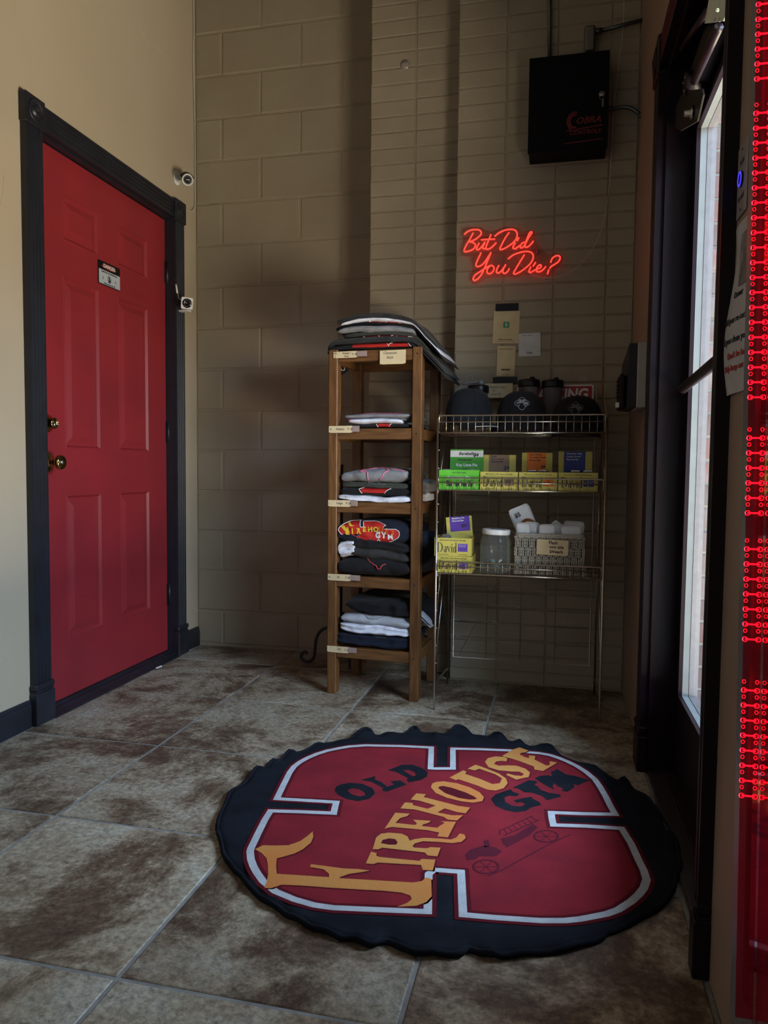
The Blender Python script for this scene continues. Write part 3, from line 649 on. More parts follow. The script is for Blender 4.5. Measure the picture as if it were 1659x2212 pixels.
# ------------------------------------------------------------------ access-control cabinet and conduit
eb = thing('control_cabinet', 'black metal wall cabinet lettered COBRA CONTROLS, high on the brick', 'electrical box', (1.79, -.36, 2.17))
ex0, ex1, ez0, ez1, ey = 1.640, 1.943, 2.158, 2.523, -.420
b = MB(); b.box(ex0+.004, ex1-.004, ey+.008, -.306, ez0+.002, ez1-.002, bev=.002); b.build('housing', M_blackm, eb)
b = MB(); b.box(ex0, ex1, ey, ey+.008, ez0, ez1, bev=.002); dr = b.build('cabinet_door', M_blackm, eb)
b = MB(); p = onY(1300, 203, ey); b.lathe([(.011, 0), (.011, .004), (.008, .006), (0, .006)], 16, fback(p.x, p.z, ey)); b.build('lock', M_steel, dr)
b = MB(); b.tube([(p.x+.009*math.cos(t), ey-.009, p.z-.012+.012*math.sin(t)) for t in [k*PI/8 for k in range(16)]], .0008, 5, True); b.box(-.003, .003, -.03, 0, 0, .0012, fback(p.x+.004, p.z-.022, ey-.008)); b.build('key', M_steel, dr)
M_dred = mat('deep_red_print', (.16, .008, .010), .6)
F = fback(1.788, 2.245, ey)
b = MB(); th = [k*PI/10 for k in range(4, 17)]
for r0, w in ((.034, .007), (.024, .007)): b.ribbon([(.030+r0*math.cos(t)*.8, .022+r0*math.sin(t)) for t in th], w, F, 0, .0006)
b.text('OBRA', .034, F @ Matrix.Translation((.036, .022, 0)), 'LEFT', sx=1.05, shear=.25, bold=.02); b.ribbon([(.0, -.012), (.05, -.008), (.135, .0)], .004, F, 0, .0006)
b.text('CONTROLS', .022, F @ Matrix.Translation((.012, -.022, 0)), 'LEFT', sx=1.0, shear=.25, bold=.02); b.ribbon([(-.01, -.06), (.135, -.052)], .0035, F, 0, .0006); b.build('lettering', M_dred, dr)
M_cond = mat('dull_conduit', (.10, .11, .11), .4, .8)
b = MB(); b.tube([onY(1187, -200, -.318), onY(1187, 121, -.318)], .0085, 10)
tag(b.build('conduit', M_cond), 'vertical grey conduit entering the top of the black cabinet', 'pipe')
jb = thing('junction_box', 'small steel conduit elbow box above the black cabinet', 'electrical box', (1.862, -.34, 2.53))
b = MB(); p0 = onY(1263, 54, -.355); p1 = onY(1285, 110, -.355); b.box(p0.x, p1.x, -.355, -.306, p1.z-.004, p0.z, bev=.006); b.build('box_body', M_cond, jb)
b = MB(); b.box(p0.x+.006, p1.x-.006, -.359, -.355, p1.z+.004, p0.z-.008, bev=.003); b.build('cover_plate', M_steel, jb)
b = MB(); b.tube([((p0.x+p1.x)/2, -.33, p1.z-.01), ((p0.x+p1.x)/2, -.33, ez1)], .010, 10); b.build('box_connector', M_steel, jb)
b = MB(); q0 = onY(1283, 68, -.335); q1 = onY(1300, 66, -.335); b.tube([q0, q1], .011, 12)
b.tube([q1, (2.066, -.335, q1.z+.022)], .0075, 10); tag(b.build('conduit', M_cond), 'horizontal steel conduit from the elbow box to the door wall', 'pipe')
b = MB(); q = onY(1318, 236, -.36); b.tube([(ex1-.004, -.36, q.z), (ex1+.020, -.36, q.z)], .011, 12)
b.tube(bez([(ex1+.02, -.36, q.z), (ex1+.055, -.36, q.z+.004), (2.03, -.365, q.z-.006), (2.058, -.37, q.z-.030), (2.066, -.38, q.z-.045)], 5), .0075, 10)
tag(b.build('conduit', M_cond), 'short curved flexible conduit leaving the right side of the black cabinet', 'pipe')
b = MB(); p = onY(875, 140, -.2035)
b.lathe([(.021, 0), (.021, .0012), (0, .0012)], 20, fback(p.x, p.z, -.2045)); b.box(-.016, .016, -.006, .006, .001, .005, fback(p.x, p.z, -.2045), .001)
tag(b.build('adhesive_hook', mat('cloudy_plastic', (.30, .26, .23), .25)), 'clear adhesive hook stuck high on the narrow brick pilaster', 'hook')
# ------------------------------------------------------------------ payment cards and tape on the brick
YB = -.3075
def card(name, label, cat, pxy0, pxy1, mt, rot=0, th=.0012, y=YB):
    a = onY(*pxy0, y); c = onY(*pxy1, y); cx, cz = (a.x+c.x)/2, (a.z+c.z)/2; w, h = abs(c.x-a.x), abs(a.z-c.z)
    t = thing(name, label, cat, (cx, y, cz)); F = fback(cx, cz, y) @ Matrix.Rotation(rot, 4, 'Z')
    b = MB(); b.box(-w/2, w/2, -h/2, h/2, 0, th, F); b.build('card', mt, t); return t, F @ Matrix.Translation((0, 0, th)), w, h
b = MB(); a = onY(1071, 657, YB); c = onY(1120, 671, YB); b.box(a.x, c.x, YB-.004, YB+.001, c.z, a.z, bev=.001)
tag(b.build('hook_strip', M_black), 'black strip stuck above the tan card with a green dollar badge', 'strip')
b = MB(); a = onY(1065, 815, YB); c = onY(1117, 829, YB); b.box(a.x, c.x, YB-.004, YB+.001, c.z, a.z, bev=.001)
tag(b.build('hook_strip', M_black), 'black strip below the tan venmo card', 'strip')
t, F, w, h = card('payment_card', 'tall tan payment card with a green dollar badge, topmost of three', 'card', (1066, 673), (1121, 741), M_tan, -.03)
b = MB(); b.text('Devan Arrington', .0085, F @ Matrix.Translation((0, -h*.38, 0)), bold=.02); b.build('lettering', M_ink, t)
b = MB(); b.ribbon([(-w*.36, -h*.44), (w*.36, -h*.44)], .0008, F, 0, .0004); b.build('fine_print', M_ink, t)
M_green = mat('green_badge', (.03, .25, .12), .6); M_orange = mat('orange_print', (.75, .20, .03), .7)
b = MB(); b.box(-.012, .012, -.002, .022, 0, .0006, F, .0002); bg = b.build('badge', M_green, t)
b = MB(); b.text('$', .018, F @ Matrix.Translation((0, .010, .0005)), bold=.02); b.build('lettering', M_whiteink, bg)
t, F, w, h = card('payment_card', 'grey-white payment card lettered Zelle beside the tan ones', 'card', (1121, 720), (1167, 769), M_paper, .02)
b = MB(); b.text('Devan (owner)', .007, F @ Matrix.Translation((-w*.1, h*.40, 0))); b.build('handwriting', M_ink, t)
b = MB(); b.text('Zelle', .011, F @ Matrix.Translation((0, -h*.36, 0)), bold=.02); b.build('lettering', M_ink, t)
t, F, w, h = card('payment_card', 'narrow tan payment card lettered venmo, lowest of three', 'card', (1074, 748), (1112, 812), M_tan, -.02)
b = MB(); b.text('Devan Arrington', .0085, F @ Matrix.Translation((0, h*.40, 0))); b.text('venmo', .014, F @ Matrix.Translation((0, -h*.28, 0)), bold=.04, shear=.2); b.text('scan to pay', .006, F @ Matrix.Translation((0, -h*.45, 0))); b.build('lettering', M_ink, t)
# ------------------------------------------------------------------ danger sign on the red door
ds = thing('danger_sign', 'black-bordered DANGER notice stuck on the red door', 'sign', (-.027, -.71, 1.68))
sy0, sy1, sz0, sz1 = -.787, -.6335, 1.645, 1.739; F = fleft(0, 0, -.0265); sw = sy1-sy0
b = MB(); b.box(sy0, sy1, sz0, sz1, 0, .0010, F); b.build('sign_plate', M_black, ds)
b = MB(); b.box(sy0+.005, sy1-.001, sz0+.004, sz0+.060, .001, .0014, F); b.build('white_field', mat('pale_sign_face', (.42, .47, .52), .6), ds)
b = MB(); b.lathe([(1, .001), (1, .0014), (0, .0014)], 28, F @ Matrix.Translation(((sy0+sy1)/2, sz0+.0775, 0)) @ Matrix.Diagonal((.052, .0115, 1, 1))); b.build('red_oval', mat('sign_red', (.20, .01, .012), .6), ds)
b = MB(); b.text('DANGER', .0205, F @ Matrix.Translation(((sy0+sy1)/2, sz0+.0775, .0015)), bold=.02); b.build('lettering', M_whiteink, ds)
b = MB(); c = (sy0+sy1)/2; b.text('Death from the British Beast,', .0098, F @ Matrix.Translation((c, sz0+.0535, .0015)), bold=.02, sx=.98); b.text('Enter at your own risk', .0085, F @ Matrix.Translation((c, sz0+.009, .0015)), bold=.02)
b.ribbon([(c+.014*math.cos(t)*.85, sz0+.031+.0145*math.sin(t)) for t in [k*PI/10 for k in range(20)]], .0015, F, .0014, .0019, True)
b.prism([[(c-.008, sz0+.018), (c+.006, sz0+.017), (c+.009, sz0+.026), (c+.004, sz0+.034), (c+.003, sz0+.040), (c-.005, sz0+.042), (c-.007, sz0+.036), (c-.004, sz0+.030)]], F, .0014, .0019)
for dy in (-.045, .045): b.ribbon([(c+dy-.004, sz0+.024), (c+dy, sz0+.034), (c+dy+.004, sz0+.024)], .0012, F, .0014, .0019, True)
b.build('black_print', M_ink, ds)
# ------------------------------------------------------------------ cameras and their cables on the left wall
bc = thing('security_camera', 'white round bullet camera, the upper one above the door frame corner', 'security camera', (.0, -.19, 2.24))
pc = onX(382, 384, .004)
b = MB(); b.lathe([(.030, 0), (.030, .006), (.026, .011), (.012, .016), (0, .016)], 26, fleft(pc.y, pc.z, 0), sy=1.15); b.build('mount_base', M_white, bc)
hc = onX(405, 388, .085); dv = (CAM-hc).normalized()*1.0; dv = (dv+Vector((.12, 0, -.10))).normalized(); tail = hc-dv*.075
b = MB(); b.tube(bez([(pc.x+.008, pc.y, pc.z), (pc.x+.03, pc.y+.012, pc.z-.002), tail+dv*.02+Vector((0, 0, -.012))], 5), .009, 10); b.build('mount_arm', M_white, bc)
Fh = frame(tail, dv.cross(Vector((0, 0, 1))), dv.cross(Vector((0, 0, 1))).normalized().cross(dv)*-1) if 0 else None
zax = dv; xax = Vector((0, 0, 1)).cross(zax).normalized(); yax = zax.cross(xax); Fh = Matrix((xax, yax, zax)).transposed().to_4x4(); Fh.translation = tail
b = MB(); b.lathe([(.0, 0), (.016, .001), (.020, .008), (.022, .07), (.0255, .071), (.0262, .078), (.0262, .088), (.0215, .088), (.0195, .080), (0, .080)], 30, Fh); b.build('camera_body', M_white, bc)
b = MB(); b.lathe([(.0192, .0802), (.0192, .0815), (.009, .0815), (.008, .084), (.003, .0825), (0, .0825)], 26, Fh)
for k in range(12): t = k*PI/6; b.lathe([(.0022, .0814), (.0016, .0825), (0, .0826)], 8, Fh @ Matrix.Translation((.0138*math.cos(t), .0138*math.sin(t), 0)))
b.build('camera_lens', M_lens, bc)
b = MB(); vs = []; fs = []
ar = [PI*(.08+.84*k/14) for k in range(15)]
for z in (.0, .098):
    for r in (.0268, .0285):
        for t in ar: vs.append((r*math.cos(t), r*math.sin(t)+.001, z))
for k in range(14):
    fs += [(k, k+1, 30+k+1, 30+k), (15+k, 45+k, 45+k+1, 15+k+1), (30+k, 30+k+1, 45+k+1, 45+k), (k, 15+k, 16+k, k+1)]
b.add(vs, fs, Fh, True); b.build('sun_shield', M_black, bc)
cc = thing('security_camera', 'white cube camera on a wall bracket, the lower one beside the door frame', 'security camera', (0, -.2, 1.65))
hp = onX(404, 655, .095); dv = (CAM-hp).normalized(); dv = (dv+Vector((-.05, 0, .05))).normalized()
zax = dv; xax = Vector((0, 0, 1)).cross(zax).normalized(); yax = zax.cross(xax); Fh = Matrix((xax, yax, zax)).transposed().to_4x4(); Fh.translation = hp
b = MB(); s_ = .0262
rr = [(max(-1, min(1, 0)), 0)]
def rrect(hx, hy, r, n=5):
    out = []
    for cx, cy, a0 in ((hx-r, hy-r, 0), (-hx+r, hy-r, PI/2), (-hx+r, -hy+r, PI), (hx-r, -hy+r, 1.5*PI)):
        for k in range(n+1): t = a0+PI/2*k/n; out.append((cx+r*math.cos(t), cy+r*math.sin(t)))
    return out
b.prism([rrect(s_, s_, .007)], Fh @ Matrix.Rotation(-.09, 4, 'Z'), -.05, 0); b.build('camera_body', M_white, cc)
b = MB(); b.lathe([(.0215, 0), (.0215, .0012), (.018, .0030), (.008, .0035), (.0075, .002), (0, .002)], 28, Fh); b.build('camera_lens', M_lens, cc)
b = MB(); pb = onX(383, 656, .004)
b.box(0, .006, pb.y-.012, pb.y+.014, pb.z-.012-.03, pb.z+.025, bev=.001); b.box(.002, .07, pb.y-.016, pb.y+.016, pb.z-.040, pb.z-.032, bev=.002); b.box(.05, .075, pb.y-.05, pb.y-.005, pb.z-.036, pb.z-.030, bev=.001)
b.build('wall_bracket', M_white, cc)
b = MB(); pp = [onX(380, 620, .024), onX(384, 632, .03), onX(387, 645, .05), hp-dv*.05]
b.tube(bez(pp, 5), .0017, 6); b.tube([onX(380, 614, .022), onX(383, 634, .028)], .0042, 8); b.build('plug_lead', M_white, cc)
b = MB(); b.tube(bez([onX(418, -150, .006), onX(418, 0, .006), onX(419, 60, .006), onX(417.5, 110, .006), onX(419, 190, .006), onX(421, 280, .006), onX(421, 380, .006), onX(421, 440, .006), onX(419, 450, .006), onX(412, 456, .006), onX(398, 451, .006), onX(385, 448, .006), onX(381, 449, .010)], 5), .0023, 6)
tag(b.build('white_cable', M_offw), 'thin white cable running down the room corner to the door frame', 'cable')
b = MB(); b.tube(bez([onX(380.5, 486, .006), onX(379.5, 540, .012), onX(379, 590, .016), onX(380, 614, .020)], 5), .0018, 6)
tag(b.build('white_cable', M_offw), 'short white cable along the door casing above the cube camera', 'cable')
# ------------------------------------------------------------------ fittings on the right wall
ab = thing('wall_reader', 'white wall box with a black reader front, by the dark door frame', 'wall box', (2.05, -.7, 1.13))
b = MB(); b.box(2.034, 2.0645, -.852, -.66, 1.126, 1.342, bev=.003); b.build('back_box', mat('ivory_box', (.34, .33, .31), .5), ab)
b = MB(); b.add([(2.034, -.848, 1.128), (2.034, -.848, 1.340), (2.008, -.845, 1.340), (2.004, -.845, 1.128), (2.034, -.62, 1.128), (2.034, -.62, 1.340), (2.000, -.66, 1.290), (1.994, -.66, 1.128)],
 [(0, 1, 2, 3), (4, 7, 6, 5), (0, 4, 5, 1), (3, 2, 6, 7), (1, 5, 6, 2), (0, 3, 7, 4)]); b.build('reader_body', M_black, ab)
b = MB(); b.box(1.984, 1.998, -.80, -.68, 1.128, 1.245, bev=.002)
for k in range(5): b.box(1.979, 1.985, -.79, -.70, 1.172+k*.013, 1.179+k*.013)
b.build('keypad', M_trimR, ab)
b = MB(); b.box(1.974, 1.985, -.78, -.755, 1.133, 1.150, bev=.001); b.build('sensor_tab', M_white, ab)
ep = thing('exit_button', 'pale metal push-to-exit plate with a blue lit ring by the door', 'push button', (XR, -2.14, 1.4))
py0, py1, pz0, pz1 = -2.172, -2.110, 1.335, 1.452; F = fright(-2.141, 1.393, XR-.0005)
b = MB(); b.box(-.031, .031, -.058, .058, 0, .003, F, .001); b.build('plate', mat('satin_plate', (.30, .27, .28), .4, .3), ep)
b = MB(); b.lathe([(.0125, .003), (.0125, .006), (.0085, .006), (.0080, .0035), (0, .0035)], 26, F); b.build('button_bezel', M_black, ep)
b = MB(); b.lathe([(.0122, .0062), (.0118, .0072), (.0100, .0072), (.0096, .0062)], 26, F, cap=False); b.build('light_ring', M_blue, ep)
b = MB(); b.text('PUSH', .012, F @ Matrix.Translation((0, .028, .003))); b.text('TO EXIT', .011, F @ Matrix.Translation((0, -.030, .003)))
for yy in (.048, -.049): b.lathe([(.002, .003), (.002, .004), (0, .004)], 8, F @ Matrix.Translation((0, yy, 0)))
b.build('lettering', M_ink, ep)
nt_ = thing('paper_notice', 'white paper notice with typed lines pinned beside the glazed door', 'notice', (XR, -2.16, 1.19))
vs = []; fs = []; nu, nv = 10, 16; ny0, ny1, nz0, nz1 = -2.068, -2.284, 1.044, 1.322
def pap(u, v, off=0): return (XR-.003-off-.010*math.sin(v*5.5)*(1-u)**2-.004*math.sin(u*6), ny0+(ny1-ny0)*u, nz0+(nz1-nz0)*v)
for i in range(nu+1):
    for j in range(nv+1): vs.append(pap(i/nu, j/nv))
for i in range(nu):
    for j in range(nv): a = i*(nv+1)+j; fs.append((a, a+1, a+nv+2, a+nv+1))
b = MB(); b.add(vs, fs, smooth=True); pm = b.build('sheet', mat('notice_paper', (.40, .38, .38), .8), nt_)
def on_pap(b, t, size, y0, z, bold=0):
    vs_, fs_ = text_geo(t, 'LEFT', bold); o = []
    for (x, y, z_) in vs_:
        u = (ny0-(y0-x*size))/(ny0-ny1); v = (z+y*size-nz0)/(nz1-nz0); o.append(pap(u, v, .0012 if z_ > .5 else .0002))
    b.add(o, fs_)
b = MB(); on_pap(b, 'Owner', .0155, -2.135, 1.205); on_pap(b, 'Did you re-rack?', .016, -2.100, 1.165); on_pap(b, 'Did you clean your', .016, -2.090, 1.132); 
b.build('black_print', M_ink, nt_)
b = MB(); b.add([pap(u_, v_, .0012) for u_, v_ in ((.40, .62), (.85, .62), (.85, .92), (.40, .92))], [(0, 1, 2, 3)]); b.build('printed_picture', mat('grey_picture', (.09, .08, .08), .8, col2=(.22, .20, .20), scale=45), nt_)
b = MB(); on_pap(b, "Don't be lazy", .015, -2.128, 1.106); on_pap(b, 'Help keep our gym', .015, -2.110, 1.086); b.build('red_print', M_redink, nt_)
for (y, z) in ((-2.082, 1.310), (-2.080, 1.060)):
    b = MB(); b.tube([(XR, y, z), (XR-.012, y, z), (XR-.020, y+.002, z), (XR-.022, y+.002, z)], [.003, .0022, .0028, .0038], 8)
    tag(b.build('push_pin', mat('clear_pin', (.35, .28, .28), .2)), 'push pin holding the %s corner of the paper notice' % ('upper' if z > 1.2 else 'lower'), 'pin')
# door closer and lock hardware near the head of the glazed door
dc = thing('door_closer', 'black closer and lock hardware at the head of the glazed door', 'door closer', (2.1, -1.5, 1.8))
def pl(x0, q, th, mt, nm):
    p = [onX(a, c_, x0) for a, c_ in q]; b = MB(); b.prism([[(-v.y, v.z) for v in p]], frame((x0, 0, 0), (0, -1, 0), (0, 0, 1)), -th, 0); return b.build(nm, mt, dc)
M_clos = mat('closer_metal', (.035, .030, .028), .35, .6)
pl(2.085, [(1452, 272), (1458, 236), (1470, 208), (1478, 196), (1516, 192), (1519, 205), (1506, 262), (1470, 283)], .004, M_clos, 'bracket_plate')
p = onX(1489, 180, 2.09); b = MB(); b.lathe([(.030, 0), (.030, .045), (.026, .050), (0, .050)], 26, fright(p.y, p.z, 2.128)); b.build('pivot_cap', M_trimR, dc)
for k in range(3):
    t = k*2*PI/3+.5; b = MB(); b.lathe([(.0035, 0), (.003, .002), (0, .002)], 8, fright(p.y-.018*math.cos(t), p.z+.018*math.sin(t), 2.078)); b.build('screw', M_steel, dc)
p = onX(1498, 243, 2.085); b = MB(); b.lathe([(.016, 0), (.016, .004), (.009, .006), (.009, .018), (.006, .020), (0, .020)], 6, fright(p.y, p.z, 2.083)); b.build('bolt', M_steel, dc)
b = MB(); a1, a2 = onX(1500, 175, 2.08), onX(1552, 60, 2.07); b.tube([a1, a2], .010, 8); a3 = onX(1470, 110, 2.085); a4 = onX(1530, 20, 2.075); b.tube([a3, a4], .008, 8); b.build('closer_arm', M_trimR, dc)
b = MB(); b.box(2.095, 2.138, -1.62, -1.20, 1.905, 1.965, bev=.006); b.build('closer_body', M_trimR, dc)
ap = thing('armature_plate', 'metal plate with drilled holes, outdoor reflection put into its pale colour, at the glazed door head', 'plate', (2.04, -1.85, 1.80))
q = [(1522, 51), (1562, 46), (1569, 26), (1572, -60), (1541, -60)]
pp = [onX(a, c_, 2.05) for a, c_ in q]
b = MB(); hol = []
for (hx, hy, hr) in ((1550, 22, 4.2),): hol.append([(-v.y, v.z) for v in [onX(hx+hr*math.cos(t), hy+hr*math.sin(t), 2.05) for t in [-k*PI/8 for k in range(16)]]])
b.prism([[(-v.y, v.z) for v in pp]]+hol, frame((2.05, 0, 0), (0, -1, 0), (0, 0, 1)), -.006, 0); b.build('plate', mat('zinc_painted_reflection', (.75, .80, .66), .35, .2), ap)  # pale colour stands in for outdoor light reflected off the metal
for hx, hy in ((1545, 44), (1555, 43)):
    v = onX(hx, hy, 2.05); b = MB(); b.lathe([(.004, 0), (.003, .0015), (0, .0015)], 10, fright(v.y, v.z, 2.05)); b.build('screw', M_steel, ap)
# ------------------------------------------------------------------ open glazed leaf with the LED strip, close to the camera
gl = thing('display_frame', 'grey aluminium framed glossy pane with red LED glow put into its colour, on the door wall, closest to the camera', 'framed panel', (2.0, -2.9, .2))
XG = 2.0
LM = Matrix.Translation((0, -2.58, .307)) @ Matrix.Rotation(-.066, 4, 'X') @ Matrix.Translation((0, 2.58, -.307))
b = MB(LM); b.prism([rect(-2.587, -2.530, .250, 2.60)], frame((XG+.05, 0, 0), (0, 1, 0), (0, 0, 1)), -.05, 0); b.build('stile', M_alu, gl)
b = MB(LM); b.box(XG, XG+.05, -3.42, -2.587, .250, .307); b.build('bottom_rail', M_alu, gl)
b = MB(LM); b.box(XG, XG+.05, -3.42, -2.587, 2.55, 2.60); b.build('top_rail', M_alu, gl)
b = MB(LM); b.box(XG, XG+.05, -3.47, -3.42, .250, 2.60); b.build('stile', M_alu, gl)
b = MB(LM); b.box(XG+.003, XG+.009, -3.42, -2.587, .307, 2.55); b.build('pane', M_painted_glow, gl)
ls = thing('led_light_strip', 'ladder-like red LED strip glowing along the grey framed pane', 'light strip', (XG-.01, -2.62, .4))
me = MB(); xa, xb = .0012, -.0122
for x in (xa, xb):
    me.tube([(x+.0026*math.cos(t), 0, .0026*math.sin(t)) for t in [k*PI/5 for k in range(10)]], .0005, 4, True)
    me.tube([(x+.0018*math.cos(t), 0, .0095+.0022*math.sin(t)) for t in [k*PI/3 for k in range(6)]], .0004, 4, True)
me.tube([(xa, 0, .0), (xb, 0, .0)], .0010, 5); lm = mesh('led_module', me, M_led)
def seg(za, zb):
    z = za
    while z < zb: inst('led_module', lm, ls, None, LM @ Matrix.Translation((XG-.002, -2.624, z))); z += .0168
for (pa, pb_) in ((1750, 1512), (1392, 1172), (1112, 915), (862, 255), (205, -60)):
    seg(onX(1630, pa, XG-.008).z, onX(1640, pb_, XG-.008).z)
b = MB(LM); b.box(XG-.0165, XG+.0015, -2.6275, -2.6255, .307, 1.80); b.build('strip_base', glass('clear_red_strip', (1, .45, .5), .1, .4, (.35, .01, .03), .30), ls)
# ------------------------------------------------------------------ wooden shelf tower
TR = -.0708
tw = thing('shelf_tower', 'tall narrow slatted teak shelf tower stacked with folded shirts', 'shelf', (.889, -.628, 0), TR)
TM = WM[tw.name]; TWW, TD = .382, .335
for a0, b0 in ((0, 0), (TWW-.038, 0), (0, TD-.045), (TWW-.038, TD-.045)):
    b = MB(TM); b.box(a0, a0+.038, b0, b0+.045, 0, 1.381 if b0 == 0 else 1.372, bev=.003); b.build('leg', M_wood, tw)
SZ = [1.375, 1.070, .780, .482, .193]
for k, z in enumerate(SZ):
    for b0 in (.004, TD-.024):
        b = MB(TM); b.box(.038, TWW-.038, b0, b0+.020, z-.043, z, bev=.002); b.build('rail', M_woodx, tw)
    for a0 in (.006, TWW-.026):
        b = MB(TM); b.box(a0, a0+.020, .045, TD-.045, z-.043, z-.001, bev=.002); b.build('rail', M_wood, tw)
    for i in range(8):
        b0 = .028+i*.0355; b = MB(TM); b.box(.027, TWW-.027, b0, b0+.024, z-.014, z-.002, bev=.001); b.build('slat', M_woodx, tw)
    for a in (TWW-.019,):
        b = MB(TM); b.lathe([(.0035, 0), (.003, .001), (0, .001)], 10, frame((a, 0, z-.021), (1, 0, 0), (0, 0, 1))); b.build('screw', M_iron, tw)
def size_tag(name, label, a0, a1, z0, z1, texts, tape=None, rot=0, dz=0):
    t = thing(name, label, 'tag', TM @ Vector(((a0+a1)/2, -.002, z0)), TR); M = WM[t.name]
    w = a1-a0; h = z1-z0; F = M @ frame((0, 0, 0), (1, 0, 0), (0, 0, 1)) @ Matrix.Rotation(rot, 4, 'Z') @ Matrix.Translation((0, h/2, 0))
    b = MB(); b.prism([[(-w/2, -h/2+.002), (-w/2+.012, -h/2), (w/2-.01, -h/2), (w/2, -h/2+.003), (w/2, h/2), (-w/2, h/2-.001)]], F, 0, .0012); b.build('card', M_tan, t)
    b = MB()
    for (s, x, y, sz) in texts: b.text(s, sz, F @ Matrix.Translation((x*w, y*h, .0012)), depth=.0005, sx=.9, shear=.1)
    b.build('lettering', M_ink, t)
    if tape:
        b = MB(); b.box(w/2-.004, w/2+tape, -h/2+.004, h/2-.001, .0012, .0016, F); b.build('clear_tape', M_tape, t)
    return t
size_tag('size_tag', 'tan size tag for XS and small, at the top of the shelf tower', .022, .122, 1.346, 1.372, [('XS', -.42, .2, .010), ('S', -.42, -.28, .009), ('XSmall +', .05, .2, .011), ('Small', .05, -.25, .010), ('\u2191 30', .38, 0, .012)], .04)
size_tag('size_tag', 'large tan card lettered Closeouts Rack hanging from the top rail', .214, .318, 1.316, 1.370, [('Closeouts', -.1, .30, .015), ('Rack', -.1, -.02, .015)])
size_tag('size_tag', 'tan size tag lettered Medium on the second shelf from the top', .004, .105, 1.053, 1.081, [('M', -.42, 0, .010), ('Medium', -.02, .02, .012), ('\u2191 30', .38, 0, .012)], .028)
size_tag('size_tag', 'tan size tag lettered Large on the middle shelf', .003, .100, .760, .787, [('L', -.44, 0, .010), ('Large', -.0, .02, .013), ('\u2191 30', .38, 0, .012)], .028)
size_tag('size_tag', 'tan size tag lettered XL on the second shelf from the floor', .003, .103, .463, .490, [('XL', -.42, 0, .010), ('XL', -.04, .02, .012), ('\u2191 30', .34, 0, .012)], .038)
size_tag('size_tag', 'tan size tag lettered 2XL on the lowest shelf', .002, .096, .171, .197, [('2XL', .06, .05, .012), ('\u2191 30', .38, 0, .011)], .032)
# ------------------------------------------------------------------ folded shirts
def cloth(nm, c, c2=None, sc=60): return mat(nm, c, .92, col2=c2 or tuple(x*.8 for x in c), scale=sc, bump=.9, bscale=38, sheen=.04, spec=.2)
C_blk = cloth('black_cotton', (.0105, .0105, .013)); C_char = cloth('charcoal_cotton', (.030, .031, .034)); C_nav = cloth('navy_cotton', (.010, .014, .028))
C_gry = cloth('grey_marl_cotton', (.22, .225, .24), (.16, .165, .18), 300); C_lgr = cloth('light_grey_cotton', (.36, .38, .42), (.30, .32, .36), 300)
C_wht = cloth('white_cotton', (.66, .69, .80)); C_olv = cloth('dark_olive_cotton', (.05, .056, .048), (.03, .035, .03), 200)
P_red = mat('red_print', (.42, .012, .010), .6); P_wht = mat('white_print', (.68, .68, .68), .6); P_pnk = mat('pink_print', (.75, .16, .28), .6)
P_yel = mat('yellow_print', (.70, .50, .03), .6); P_gry = mat('grey_print', (.12, .13, .14), .6); P_or = mat('orange_flame_print', (.55, .12, .02), .6)
spow = lambda v, p: math.copysign(abs(v)**p, v)
